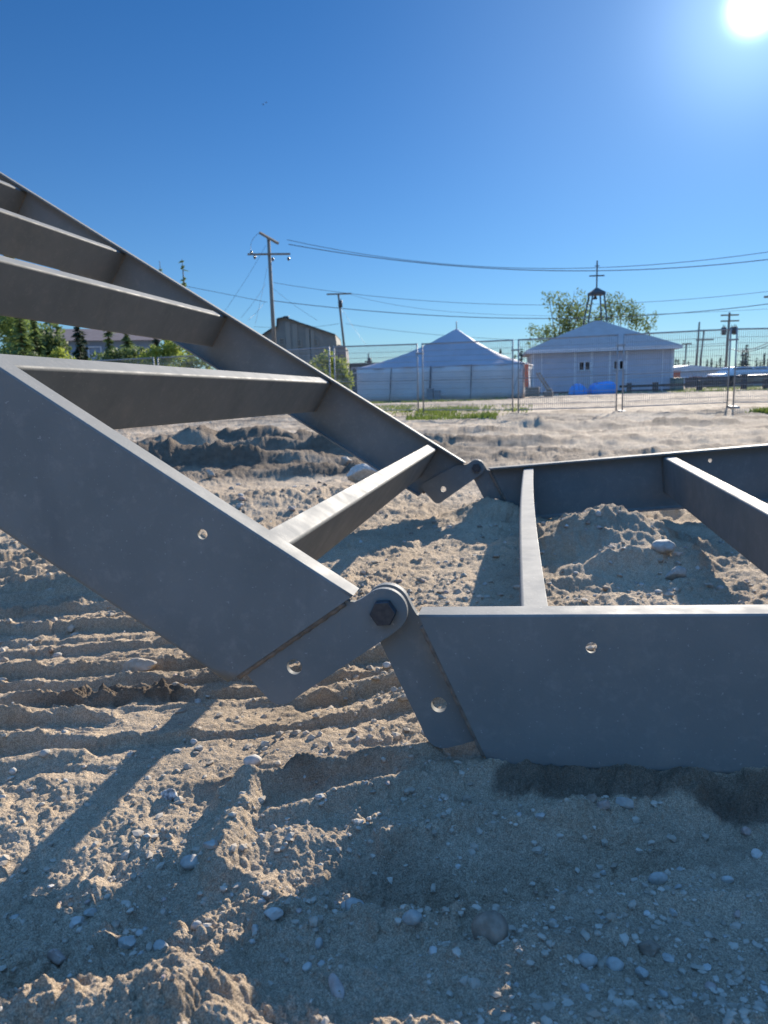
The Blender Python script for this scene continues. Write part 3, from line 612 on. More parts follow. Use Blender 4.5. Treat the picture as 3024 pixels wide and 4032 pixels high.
# ------------------------------------------------------------------ tent
def tent():
    A = hpx(1399, 43.0, 0); B = hpx(2066, 40.6, 0); za = -.32; L = (B-A).length; ux = (B-A).normalized(); uy = Vector((-ux.y, ux.x, 0)); D = L*.95; he = 1.86; hp = 4.1
    T = lambda x, y, z: A+ux*x+uy*y+Vector((0, 0, za-A.z+z))
    root = empty('marquee_tent', T(L/2, D/2, 0), 'big white marquee tent with one peak behind the wire fence', 'tent')
    r = MB(); n = 22; pk = (L*.55, D*.45); per = []
    for k in range(4*n):
        s_, q = divmod(k, n); q = q/n; e = [(q*L, 0), (L, q*D), (L-q*L, D), (0, D-q*D)][s_]; sag = .10*math.sin(math.pi*((q*3) % 1)); per.append((e, sag))
    m = 16
    for i in range(m+1):
        u = i/m
        for (e, sag) in per:
            x = e[0]+(pk[0]-e[0])*u; y = e[1]+(pk[1]-e[1])*u; cv = u-.13*math.sin(math.pi*u); z = he+(hp-he)*cv-sag*.5*(1-u)
            z += .03*math.sin(7*x+3*y)*math.sin(math.pi*u); r.v.append(tuple(T(x-ux.x*0, y, z)))
    N = 4*n
    for i in range(m):
        for k in range(N): r.f.append((i*N+k, i*N+(k+1) % N, (i+1)*N+(k+1) % N, (i+1)*N+k)); r.sm.append(True)
    ro = r.build('roof', ROOFC, root); so_ = ro.modifiers.new('thick', 'SOLIDIFY'); so_.thickness = .02
    s_ = MB(); s_.tube([T(pk[0], pk[1], hp-.1), T(pk[0], pk[1], hp+.42)], .03, 8); s_.build('finial', GALV, root)
    wl = MB(); nn = 60
    def wall(p, q, bulge):
        base = len(wl.v)
        for i in range(nn+1):
            for j in range(7):
                u = i/nn; v = j/6; b = .06*math.sin(u*34)*math.sin(v*2.2)+bulge*math.sin(math.pi*v)*abs(math.sin(u*math.pi*3))*.5
                x = p[0]+(q[0]-p[0])*u; y = p[1]+(q[1]-p[1])*u; wl.v.append(tuple(T(x, y, v*(he-.06))-(uy*b if p[1] == q[1] == 0 else -ux*b)))
        for i in range(nn):
            for j in range(6): a_ = base+i*7+j; wl.f.append((a_, a_+7, a_+8, a_+1)); wl.sm.append(True)
    wall((.08, .0), (L-.08, 0), .16); wall((L-.08, .1), (L-.08, D-.1), -.05); wall((.08, D-.1), (.08, .1), .05); wall((L-.3, D-.1), (.08, D-.1), .05)
    wo = wl.build('side_wall', CANVAS, root, fix=False); wo.modifiers.new('thick', 'SOLIDIFY').thickness = .012
    for x in (L*.225, L*.463, L*.70):
        p = MB(); d = .30 if abs(x-L*.463) < .1 else .12; p.tube([T(x-d*.25, -.5 if d < .2 else -.35, 0), T(x, -.04, he)], .045 if d > .2 else .028, 8); p.build('pole', DARKM, root)
    for x, x2 in ((L*.93, L*.985), (.3, -.6)):
        g_ = MB(); g_.tube([T(x2, -.03, he-.05), T(x, -1.3, .0)], .012, 5); g_.build('guy_rope', DARKM, root)
    fl = MB(); fl.add([T(L+.02, .1, he), T(L+.02, 1.0, he-.05), T(L+.16, 1.0, .65), T(L+.16, .1, .55), T(L+.12, .12, he), T(L+.12, 1.02, he), T(L+.26, 1.0, .66), T(L+.26, .1, .55)], [(0, 1, 2, 3), (4, 7, 6, 5), (0, 3, 7, 4), (1, 5, 6, 2), (3, 2, 6, 7), (0, 4, 5, 1)])
    fl.build('folded_flap', WHITE, root)
    fr = MB(); fr.box(T(L+.10, -.02, 1.15), (.17, .05, 1.25), Matrix((ux, uy, Vector((0, 0, 1)))).transposed()); fr.build('orange_strap', ORANGE, root)
    return T, L, D, he, ux, uy
T, L, D, he, ux, uy = tent()
Rt = Matrix((ux, uy, Vector((0, 0, 1)))).transposed()
o = MB(); o.box(T(L*.47, -.7, .33), (.34, .4, .62), Rt); o.box(T(L*.47+.4, -.7, .28), (.30, .4, .5), Rt); tag(bevel(o.build('ballast_block', mat('ballast', (.22, .23, .24), .9), None), .03), 'pair of grey ballast blocks strapped at the foot of the tent pole', 'ballast block')
o = MB(); 
for k in range(3): o.box(T(L+.42, -.1, .12+.17*k), (.75, .5, .15), Rt)
o.box(T(L+.25, -.42, .28), (.09, .08, .5), Rt); tag(o.build('timber_cribbing', WOOD), 'short stack of brown timbers at the right corner of the tent', 'timber stack')
o = MB(); o.box(T(L+1.25, .2, .16), (.5, .5, .28), Rt); o.box(T(L+1.3, .2, .36), (.3, .3, .14), Rt); tag(bevel(o.build('rubble_block', WOOD), .04), 'small brown block on the ground between tent corner and leaning plank', 'block')
r_ = empty('leaning_plank', at(2140, 1552, 41.5), 'pair of weathered planks leaning like a ramp beside the tent', 'plank')
for dx in (0, .16):
    o = MB(); P = at(2112, 1468, 41.8); Q = at(2168, 1556, 41.2); P.x += dx; Q.x += dx; o.bar(P, Q, .09, .05, (0, 1, 0)); o.build('board', WOOD, r_)
# ------------------------------------------------------------------ church
def church():
    A = hpx(2093, 52.5, 0); B = hpx(2650, 51.0, 0); z0 = -.44; L = (B-A).length; ux = (B-A).normalized(); uy = Vector((-ux.y, ux.x, 0)); D = 9.0; hw = 2.78
    C = lambda x, y, z: A+ux*x+uy*y+Vector((0, 0, z0-A.z+z)); R = Matrix((ux, uy, Vector((0, 0, 1)))).transposed()
    root = empty('church', C(L/2, D/2, 0), 'pale blue-grey clapboard church hall with a low hipped metal roof', 'church')
    wlb = MB(); rows = 18
    xs = {'w1': (.336*L, .422*L), 'w2': (.578*L, .665*L)}; zw = (1.72, 2.32)
    zw = (1.52, 2.16)
    cuts = [0, xs['w1'][0], xs['w1'][1], xs['w2'][0], xs['w2'][1], L]
    def clap(xa, xb, za, zb):
        k = max(1, round((zb-za)/.155)); dz = (zb-za)/k
        for i in range(k):
            zl = za+i*dz; wlb.add([C(xa, -.022, zl), C(xb, -.022, zl), C(xb, 0, zl+dz), C(xa, 0, zl+dz), C(xa, .1, zl), C(xb, .1, zl), C(xb, .1, zl+dz), C(xa, .1, zl+dz)], [(0, 1, 2, 3), (0, 4, 5, 1), (4, 7, 6, 5), (3, 2, 6, 7), (0, 3, 7, 4), (1, 5, 6, 2)])
    clap(0, cuts[1], 0, hw); clap(cuts[2], cuts[3], 0, hw); clap(cuts[4], L, 0, hw)
    for k in ('w1', 'w2'): clap(*xs[k], 0, zw[0]); clap(*xs[k], zw[1], hw)
    wlb.box(C(.06, D/2, hw/2), (.1, D-.2, hw), R); wlb.box(C(L-.06, D/2, hw/2), (.1, D-.2, hw), R); wlb.box(C(L/2, D, hw/2), (L, .1, hw), R); wlb.build('wall', SIDING, root)
    for x in (.012, .075, .312, .43, .556, .675, .925, .988):
        p = MB(); wdt = .15 if .3 < x < .7 else (.09 if x in (.075, .925) else .12); p.box(C(x*L, -.035, hw/2), (wdt, .05, hw-.02), R); p.build('pilaster', WHITE, root)
    for k in ('w1', 'w2'):
        xa, xb = xs[k]; f = MB(); cx_ = (xa+xb)/2; cz = (zw[0]+zw[1])/2; ww = xb-xa; hh = zw[1]-zw[0]
        f.box(C(cx_, -.03, zw[1]-.03), (ww, .09, .07), R); f.box(C(cx_, -.04, zw[0]+.03), (ww+.06, .12, .07), R)
        for x in (xa+.035, cx_, xb-.035): f.box(C(x, -.028, cz), (.09, .085, hh-.14), R)
        fo = f.build('window', WHITE, root); gl = MB(); gl.box(C(cx_, .03, cz), (ww-.05, .02, hh-.05), R); gl.build('pane', GLASS, fo)
    r = MB(); ov = .42; e = hw+.02; ax, ay = L*.52, D*.5; hr = 2.35
    def ring(ins, z, cx=None): return [C(-ov+ins, -ov+ins*.9, z), C(L+ov-ins, -ov+ins*.9, z), C(L+ov-ins, D+ov-ins*.9, z), C(-ov+ins, D+ov-ins*.9, z)]
    rings = [ring(0, e), ring(0.02, e+.30), ring(2.1, e+1.12), [C(ax-.25, ay-.2, e+hr), C(ax+.25, ay-.2, e+hr), C(ax+.25, ay+.2, e+hr), C(ax-.25, ay+.2, e+hr)]]
    rings[1] = ring(.06, e+.26)
    for g_ in rings: r.v += [tuple(p) for p in g_]
    for i in range(3):
        for k in range(4): a_, b_ = i*4+k, i*4+(k+1) % 4; r.f.append((a_, b_, b_+4, a_+4)); r.sm.append(False)
    r.f.append((12, 13, 14, 15)); r.sm.append(False); r.f.append((3, 2, 1, 0)); r.sm.append(False); rf = r.build('roof', METROOF, root)
    sm_ = MB()
    for k in range(1, 26):
        x = -ov+(L+2*ov)*k/26; xc = min(max(x, -ov+2.1), L+ov-2.1); P = C(x, -ov+.045, e+.275); 
        lim = min(x+ov, L+ov-x)
        t = min(1, lim/2.1); Q = C(x, -ov+.05+(1.89-.05)*t, e+.275+(1.12-.26)*t); sm_.bar(P, Q, .03, .03)
    sm_.build('seam', METROOF, rf)
    fa = MB(); fa.box(C(L/2, -ov-.012, e+.12), (L+2*ov, .025, .24), R); fa.box(C(L+ov+.012, D/2, e+.12), (.025, D+2*ov, .24), R); fa.build('fascia', WHITE, root)
    b = MB(); b.box(C(L*.5, -.02, .06), (L+.04, .08, .12), R); b.build('skirting', DARKM, root)
church()
# bell tower behind the church roof
def tower():
    d = 56.5; base = at(2352, 1500, d); z0 = -.5
    root = empty('bell_tower', (base.x, base.y, z0), 'open steel bell tower topped by a cross, rising behind the church roof', 'bell tower')
    tl, tr = at(2334, 1160, d), at(2379, 1157, d); bl, br = at(2308, 1330, d), at(2396, 1330, d)
    def ext(t, b): k = (t.z-z0)/(t.z-b.z); return t+(b-t)*k
    for t, b in ((tl, bl), (tr, br)):
        for dy in (0, 1.0):
            m = MB(); q = ext(t, b); m.tube([t+Vector((0, dy, 0)), q+Vector((0, dy*2.2, 0))], .06, 6); m.build('leg', DARKM, root)
    cp = MB(); c = (tl+tr)/2+Vector((0, .5, 0)); w_ = (tr.x-tl.x)/2+.12; zt = at(2357, 1130, d).z
    prof = [(w_, c.z-.02), (w_, c.z+.18), (w_*.55, c.z+.34), (w_*.15, zt)]
    for rr_, z_ in prof: cp.v += [(c.x+sx*rr_, c.y+sy*rr_*.9, z_) for sx, sy in ((-1, -1), (1, -1), (1, 1), (-1, 1))]
    for i in range(3):
        for k in range(4): a_, b_ = i*4+k, i*4+(k+1) % 4; cp.f.append((a_, b_, b_+4, a_+4)); cp.sm.append(False)
    cp.f += [(0, 3, 2, 1), (12, 13, 14, 15)]; cp.sm += [False]*2; cp.build('cap', DARKM, root)
    cr = MB(); top = at(2360, 1022, d).z; cr.box((c.x, c.y, (zt+top)/2), (.085, .085, top-zt)); zb = at(2360, 1082, d).z; cr.box((c.x, c.y, zb), (1.12, .08, .09)); zs = at(2360, 1043, d).z; cr.box((c.x, c.y, zs), (.34, .07, .05)); cr.build('cross', DARKM, root)
    bl_ = MB(); pts = [(.02, .0), (.09, -.03), (.12, -.12), (.18, -.24), (.20, -.26)]
    for rr_, z_ in pts: bl_.v += [(c.x-.1+rr_*math.cos(a*math.pi/6), c.y+rr_*math.sin(a*math.pi/6), c.z-.05+z_) for a in range(12)]
    for i in range(4):
        for k in range(12): a_, b_ = i*12+k, i*12+(k+1) % 12; bl_.f.append((a_, b_, b_+12, a_+12)); bl_.sm.append(True)
    bl_.f.append(tuple(range(12))); bl_.sm.append(False); bl_.build('bell', PORC, root)
tower()
# ------------------------------------------------------------------ trees
def leaf_cloud(blobs, n, size, droop=.3, wx=1.0):
    """many small bent leaf clumps spread through overlapping uneven blobs"""
    vol = np.array([b[3]*b[4]*b[5] for b in blobs]); cnt = rng.multinomial(n, vol/vol.sum()); P = []
    for b, c in zip(blobs, cnt):
        u = rng.normal(size=(c*2, 3)); u /= np.linalg.norm(u, axis=1)[:, None]; r = rng.random(c*2)**.42; p = u*r[:, None]
        dn = fbm(p[:, 0]*b[3]+p[:, 2]*b[5]*.6+b[0], p[:, 1]*b[4]+p[:, 2]*b[5]+b[2], 1.1/max(.3, min(b[3], b[5])), 3, .6, 70)
        k = (rng.random(c*2) < np.clip(.5+1.9*dn, .02, 1)); p = p[k][:c]; P.append(p*np.array(b[3:6])+np.array(b[:3]))
    P = np.vstack(P); n = len(P); s = size*rng.uniform(.5, 1.3, n); a = rng.normal(size=(n, 3)); a /= np.linalg.norm(a, axis=1)[:, None]; b_ = rng.normal(size=(n, 3)); b_ -= (b_*a).sum(1)[:, None]*a; b_ /= np.linalg.norm(b_, axis=1)[:, None]
    a[:, 2] -= droop; s = s[:, None]; V = np.stack([P-a*s*.8, P+b_*s*.38, P+a*s*.8, P-b_*s*.38+np.array([0, 0, -.1])*s], 1).reshape(-1, 3); return V, np.arange(n*4).reshape(-1, 4)
def broadleaf(x, y, z0, blobs, n, size, mt, label, trunk=.12, group=None, cat='tree', name='broadleaf_tree'):
    root = empty(name, (x, y, z0), label, cat, group); V, Fq = leaf_cloud(blobs, n, size); o = np_mesh('crown', V, Fq, mt, smooth=False); o.parent = root; o.matrix_parent_inverse = Matrix.Translation((-x, -y, -z0))
    m = MB(); top = max(b[2] for b in blobs)
    for b in [blobs[0]]+blobs[1:7]:
        q = Vector(b[:3]); s_ = Vector((x+random.uniform(-.1, .1), y, z0)); mid = s_+(q-s_)*.45+Vector((0, 0, .12*(q.z-z0))); m.tube([s_, mid, q, q+(q-mid)*.1], [trunk, trunk*.55, trunk*.22, trunk*.08], 6)
    m.build('trunk', BARK, root); return root
def conifer(px, pt, pb, wpx, d, mt, label, dens=1.0, group=None, name='spruce_tree', lean=0):
    """a spruce: tapering stem with whorls of drooping needled boughs"""
    t = at(px, pt, d); b = at(px, pb, d); z0 = min(b.z, gz(d)); x, y = t.x, t.y; h = t.z-z0; rw = wpx/2/F_PX*d; root = empty(name, (x, y, z0), label, 'tree', group); m = MB(); m.tube([(x, y, z0), (x, y, z0+h*.5), (x, y, t.z)], [h*.018+.03, h*.011+.02, .012], 6); m.build('trunk', BARK, root)
    Vs = []; nw = int(max(14, h*6)*dens)
    for i in range(nw):
        u = i/nw; z_ = z0+h*(.10+.89*u); R = rw*(1-u)**.8*random.uniform(.75, 1.15)+.05; nb = int((6+7*(1-u))*(1 if dens > .6 else .35))
        for k in range(nb):
            a = random.uniform(0, 6.28); Lb = R*random.uniform(.45, 1.12); z_ = z0+h*min(.985, .10+.89*(u+random.uniform(-.6, .6)/nw*2.2)); dx, dy = math.cos(a), math.sin(a); nsp = max(3, int(Lb/.16)+2)
            for j in range(nsp):
                f = (j+.6)/nsp; cxx = x+dx*Lb*f; cyy = y+dy*Lb*f; cz = z_-.30*Lb*f+.08*Lb*f*f; sz = (.10+.13*(1-f*.4))*max(.8, h/7)*random.uniform(.7, 1.3)
                ox, oy, oz = random.uniform(-1, 1)*sz, random.uniform(-1, 1)*sz, random.uniform(-.5, .4)*sz
                p = np.array([cxx, cyy, cz]); q = np.array([dx*sz*.9+ox*.5, dy*sz*.9+oy*.5, -.35*sz]); s_ = np.array([-dy*sz*.5+ox*.3, dx*sz*.5+oy*.3, oz*.6]); Vs.append([p-q*.6, p+s_, p+q, p-s_])
    V = np.array(Vs).reshape(-1, 3); o = np_mesh('crown', V, np.arange(len(V)).reshape(-1, 4), mt, smooth=False); o.parent = root; o.matrix_parent_inverse = Matrix.Translation((-x, -y, -z0)); return root
def blobs_px(L, d, yr=.8):
    out_ = []
    for px, py, rx, ry in L:
        p = at(px, py, d+random.uniform(-.8, .8)); k = d/F_PX; out_.append((p.x, p.y, p.z, rx*k, max(rx, ry)*k*yr, ry*k))
    return out_
c_ = at(2215, 1500, 64)
broadleaf(c_.x, 64, -.5, blobs_px([(2235, 1290, 95, 110), (2200, 1200, 62, 50), (2280, 1210, 52, 60), (2120, 1330, 55, 55), (2260, 1160, 30, 26), (2160, 1170, 36, 26), (2310, 1290, 50, 80), (2095, 1290, 28, 22), (2180, 1340, 60, 55), (2150, 1150, 22, 12), (2290, 1150, 18, 12)], 64), 4300, .16, LEAF, 'wide leafy tree rising behind the left half of the church roof', .09)
c_ = at(2450, 1500, 66)
broadleaf(c_.x, 66, -.5, blobs_px([(2430, 1220, 48, 55), (2480, 1230, 60, 48), (2530, 1270, 55, 34), (2440, 1160, 30, 14), (2400, 1190, 30, 40), (2575, 1250, 16, 26), (2560, 1300, 30, 20), (2370, 1260, 40, 60)], 66), 2100, .16, LEAF, 'loose leafy tree behind the right half of the church roof', .08)
conifer(2052, 1372, 1480, 60, 58, NEEDLE, 'dark narrow spruce between tent and church, the taller of two', 1.0)
conifer(2028, 1395, 1480, 40, 60, NEEDLE, 'short dark spruce top peeping over the right slope of the tent', 1.0)
conifer(1970, 1370, 1480, 40, 66, NEEDLE, 'faint spruce top seen just above the tent roof', .9)
# spruces beyond the right side
conifer(2941, 1356, 1500, 56, 80, NEEDLE, 'broad dark spruce, much the largest in the gap right of the church', 1.3)
conifer(2926, 1372, 1500, 34, 82, NEEDLE, 'second tip crowding the left side of the broad dark spruce', 1.0)
RS = [(2662, 1408, 24, 100), (2672, 1412, 18, 104), (2692, 1418, 16, 100), (2711, 1420, 15, 108), (2737, 1432, 26, 104), (2786, 1414, 18, 110), (2803, 1408, 20, 112), (2822, 1425, 18, 105), (2838, 1400, 26, 112), (2858, 1404, 26, 110), (2898, 1424, 14, 118), (2912, 1430, 22, 104), (2980, 1408, 18, 100), (2996, 1418, 14, 100), (3010, 1390, 22, 96), (3026, 1412, 24, 98)]
for i, (px, pt, wd, d) in enumerate(RS):
    conifer(px, pt, 1500, wd, d, NEEDLE, 'small distant spruce in the ragged row beyond the church', .8, 'distant spruces in a ragged row')
# trees on the left, seen between the raised members
c_ = at(60, 1400, 34)
conifer(72, 1212, 1560, 190, 31, NEEDLEL, 'tall feathery spruce at the left edge with a bare dark trunk', 1.2)
conifer(130, 1238, 1560, 150, 32, NEEDLEL, 'second feathery spruce from the left, growing close beside the tallest', 1.2)
conifer(35, 955, 1560, 240, 44, NEEDLEL, 'very tall pale green larch whose top shows above the third raised member', 1.0)
conifer(300, 1265, 1560, 90, 34, NEEDLE, 'slender dark spruce in front of the brown-roofed house', 1.3)
conifer(322, 1300, 1560, 70, 36, NEEDLE, 'short dark spruce pressed against the slender one', 1.2)
conifer(422, 1275, 1560, 130, 35, NEEDLEL, 'loose green spruce right of the slender dark one', 1.2)
conifer(495, 1300, 1560, 160, 33, NEEDLEL, 'wide ragged spruce in the middle of the left gap', 1.3)
conifer(610, 1312, 1560, 110, 38, NEEDLE, 'dark blue-green spruce behind the bright willow scrub', 1.1)
conifer(717, 1020, 1560, 120, 40, NEEDLEL, 'solitary larch top standing clear above the far channel', .55)
conifer(628, 1026, 1560, 40, 44, NEEDLEL, 'thin spindly tree tip just above the far channel', .5)
def bush(L, d, n, s, mt, label, cat='bush', name='bush', group=None):
    B = blobs_px(L, d); broadleaf(B[0][0], B[0][1], gz(d), B, n, s, mt, label, .035, group, cat, name)
bush([(205, 1330, 50, 60), (180, 1400, 60, 60), (235, 1380, 40, 50)], 36, 1500, .16, LEAF, 'dense round leafy bush between the feathery spruces and the dark slender one')
bush([(235, 1400, 38, 30), (210, 1440, 50, 30), (265, 1430, 40, 30)], 28, 1300, .09, LEAFY, 'low yellow-green shrub at the foot of the slender dark spruce')
bush([(700, 1370, 60, 50), (660, 1400, 60, 50), (760, 1400, 60, 50), (840, 1420, 50, 40), (700, 1440, 90, 50), (600, 1420, 60, 50)], 30, 4200, .10, LEAFY, 'bright yellow-green willow scrub behind the low wire fence at the left')
bush([(560, 1400, 70, 60), (480, 1420, 70, 50), (400, 1430, 60, 40)], 31, 2400, .11, LEAF, 'mid-green scrub under the ragged spruces')
bush([(60, 1300, 90, 80), (150, 1330, 60, 60), (20, 1240, 60, 50), (80, 1400, 110, 50)], 37, 4200, .13, mat('aspen_leaves', (.16, .23, .06), .7, (.24, .30, .09), 3, trans=.55), 'leafy green tree filling the gap behind the feathery spruces', 'tree', 'broadleaf_tree')
bush([(60, 1430, 90, 60), (140, 1440, 60, 50)], 31, 1600, .11, LEAF, 'dark green undergrowth at the far left edge')
bush([(1290, 1440, 44, 60), (1250, 1440, 34, 40), (1340, 1470, 40, 60), (1370, 1500, 26, 50), (1300, 1500, 70, 60), (1260, 1410, 20, 20), (1350, 1420, 14, 24)], 27, 3300, .085, LEAFY, 'loose yellow-green bush behind the fence, left of the tent')
# ------------------------------------------------------------------ houses in the distance
def house_left():
    d = 58; A = hpx(150, d, 0); B = hpx(640, d+3, 0); z0 = -.5; Ln = (B-A).length; ux = (B-A).normalized(); uy = Vector((-ux.y, ux.x, 0)); R = Matrix((ux, uy, Vector((0, 0, 1)))).transposed()
    ze = at(400, 1330, d).z; zr = at(400, 1272, d).z; C = lambda x, y, z: Vector((A.x, A.y, 0))+ux*x+uy*y+Vector((0, 0, z))
    root = empty('house', C(Ln/2, 3, z0), 'blue-grey house with a long purple-brown roof behind the spruces', 'house'); b = MB(); b.box(C(Ln/2, 4, (z0+ze)/2), (Ln-.8, 7, ze-z0), R); b.build('wall', mat('blue_wall', (.24, .29, .36), .8), root)
    r = MB(); P = [C(-.2, 0, ze-.1), C(Ln+.2, 0, ze-.1), C(Ln+.2, 8, ze-.1), C(-.2, 8, ze-.1), C(.9, 4, zr), C(Ln-.9, 4, zr)]; r.add(P, [(0, 1, 5, 4), (2, 3, 4, 5), (1, 2, 5), (3, 0, 4), (0, 3, 2, 1)]); rf = r.build('roof', mat('brown_shingle', (.17, .12, .11), .9, (.2, .15, .14), 2), root)
    ch = MB(); c = C(1.25, 3.5, zr+.25); ch.box(c, (.38, .38, .9)); ch.box(c+Vector((0, 0, .45)), (.5, .5, .1)); ch.build('chimney', DARKM, rf)
    for x in (1.7, 4.3, 7.2):
        wn = MB(); 
        for dx, dz, sx, sz in ((0, .68, 1.0, .09), (0, -.68, 1.0, .09), (-.46, 0, .09, 1.27), (.46, 0, .09, 1.27)): wn.box(C(x+dx, .46, ze-1.25+dz), (sx, .12, sz), R)
        wo = wn.build('window', WHITE, root); pn = MB(); pn.box(C(x, .49, ze-1.25), (.84, .03, 1.28), R); pn.build('pane', GLASS, wo)
house_left()
def grey_building():
    d = 66.0; z0 = -.55; px = lambda x: 900+x*.3617; py = lambda y: 850+y*.3617
    root = empty('grey_building', (at(1190, 1400, d).x, d, z0), 'tall grey-brown metal clad building with a sloping roof and rooftop stacks', 'building')
    out_ = [(330, 1330), (455, 1245), (530, 1210), (532, 1128), (600, 1112), (640, 1122), (700, 1140), (780, 1172), (870, 1200), (1010, 1248), (1162, 1300), (1180, 1420)]
    P = [at(px(x), py(y), d) for x, y in out_]; a0 = P[0]; pts = [(p.x, p.z) for p in P]+[(P[-1].x+.05, z0), (P[0].x, z0)]
    m = MB(); m.prism(pts, lambda x, z, t: Vector((x, d+t, z)), 0, 9.0); m.build('wall', GREYW, root)
    e = MB()
    for p, q in zip(P, P[1:-1]): e.bar(p+Vector((0, 4.3, .04)), q+Vector((0, 4.3, .04)), 9.2, .09, (0, 0, 1))
    e.build('roof', DARKM, root)
    for x, t in ((560, 1112), (628, 1092)):
        s = MB(); c = at(px(x), py(t), d+1); b = at(px(x), py(1150), d+1); s.tube([b, c], .16, 8); s.tube([c-Vector((0, 0, .12)), c], .26, 8); s.build('chimney', DARKM, root)
    for x in (640, 720, 860, 905):
        s = MB(); tp = at(px(x), py(np.interp(x, [640, 780, 870, 1010], [1150, 1195, 1222, 1270])), d); s.box((tp.x, d-.03, (tp.z+z0)/2), (.42, .06, tp.z-z0)); s.build('pilaster', TRIMG, root)
    hb = MB(); zb = at(px(900), py(1478), d).z; hb.box((at(px(900), 1400, d).x, d-.05, zb), (6.5, .08, .12)); hb.build('band', TRIMG, root)
    for x, y, w_, h_ in ((580, 1368, 46, 62), (765, 1386, 40, 66), (945, 1382, 44, 70), (950, 1515, 38, 50)):
        c = at(px(x), py(y), d); k = d/F_PX*.3617; W2, H2 = w_*k, h_*k; wn = MB()
        for dx, dz, sx, sz in ((0, H2/2, W2+.16, .09), (0, -H2/2, W2+.16, .09), (-W2/2-.035, 0, .09, H2-.09), (W2/2+.035, 0, .09, H2-.09), (0, 0, W2-.02, .05)): wn.box((c.x+dx, d-.05, c.z+dz), (sx, .1, sz))
        wo = wn.build('window', TRIMG, root); g_ = MB(); g_.box((c.x, d-.012, c.z), (W2, .02, H2)); g_.build('pane', GLASS, wo)
    an = MB(); xa, xb = at(px(1185), 1400, d).x, at(px(1268), 1400, d).x; zt = at(px(1200), py(1402), d).z; an.prism([(xa, z0), (xb+.25, z0), (xb, zt-.15), (xa+.3, zt), (xa, zt+.05)], lambda x, z, t: Vector((x, d+1+t, z)), 0, 6); an.build('annex', mat('annex_cladding', (.19, .17, .17), .85), root)
grey_building()
def box_building(name, pl, pr, pt, pb, d, depth, mw, mr, label, cat, wins=(), over=.25, rise=0):
    a, b = at(pl, pt, d), at(pr, pt, d); z0 = gz(d); zt = at((pl+pr)/2, pt, d).z; cx_ = (a.x+b.x)/2; Lx = b.x-a.x; root = empty(name, (cx_, d+depth/2, z0), label, cat)
    m = MB(); m.box((cx_, d+depth/2, (z0+zt)/2), (Lx, depth, zt-z0)); m.build('wall', mw, root); r = MB(); 
    r.prism([(-over, 0), (Lx+over, 0), (Lx+over, .14), (Lx/2, .16+rise), (-over, .14)], lambda x, z, t: Vector((a.x+x, d-over+t, zt+.003+z)), 0, depth+2*over); r.build('roof', mr, root)
    for px, py, w_, h_ in wins:
        c = at(px, py, d); wn = MB(); 
        for dx, dz, sx, sz in ((0, h_/2, w_+.1, .08), (0, -h_/2, w_+.1, .08), (-w_/2, 0, .08, h_-.08), (w_/2, 0, .08, h_-.08)): wn.box((c.x+dx, d-.03, c.z+dz), (sx, .1, sz))
        wo = wn.build('window', WHITE, root); g_ = MB(); g_.box((c.x, d-.008, c.z), (w_-.06, .02, h_-.06)); g_.build('pane', GLASS, wo)
    return root
box_building('low_building', 1335, 1500, 1436, 1500, 72, 8, mat('teal_wall', (.10, .14, .15), .8), DARKM, 'low dark flat-roofed building behind the left corner of the tent', 'building', [(1400, 1458, .7, .5), (1440, 1458, .7, .5)])
box_building('mobile_home', 2560, 2866, 1462, 1500, 72, 5, mat('pale_siding', (.50, .54, .60), .7), WHITE, 'long white mobile home with a shallow roof beyond the hedge', 'mobile home', [(2702, 1474, 1.2, .6), (2762, 1474, .6, .6), (2812, 1474, 1.0, .5)], .2, .42)
box_building('shed', 2970, 3120, 1482, 1520, 56, 4, mat('pale_green_wall', (.30, .36, .34), .8), DARKM, 'pale green shed with an overhanging dark roof at the right edge', 'shed', [], .5)
# ------------------------------------------------------------------ clutter on the right
def prism_thing(name, pl, pr, pt, pb, d, dep, mt, label, cat, bv=.04):
    a, b = at(pl, pb, d), at(pr, pt, d); m = MB(); z0 = min(a.z, gz(d)+.02); m.box(((a.x+b.x)/2, d+dep/2, (z0+b.z)/2), (b.x-a.x, dep, b.z-z0)); m.box(((a.x+b.x)/2, d+dep/2, b.z+.045), ((b.x-a.x)*1.08, dep*1.08, .085)); return tag(bevel(m.build(name, mt), bv), label, cat)
prism_thing('crate', 2653, 2681, 1464, 1500, 55, .7, mat('rusty_orange', (.42, .13, .07), .7), 'rust-orange bin standing just right of the church corner', 'bin')
gb = prism_thing('garbage_bin', 2657, 2694, 1492, 1535, 50, .9, mat('green_plastic', (.10, .17, .13), .6), 'big dull green bin with a lid beside the church corner', 'bin', .06)
bench = empty('guard_rail', at(2700, 1525, 47.5), 'low dark timber guard rail on thick square posts', 'guard rail')
for px in (2478, 2581, 2754, 2929, 3016, 3110):
    m = MB(); p = hpx(px, 47.5, gz(47.5)); hh = .62 if px not in (2929,) else .95; m.box(p+Vector((0, 0, hh/2)), (.27, .27, hh)); m.build('post', DWOOD, bench)
m = MB(); p, q = hpx(2440, 47.3, gz(47)+.40), hpx(3130, 47.3, gz(47)+.40); m.bar(p, q, .10, .16); m.build('rail', DWOOD, bench)
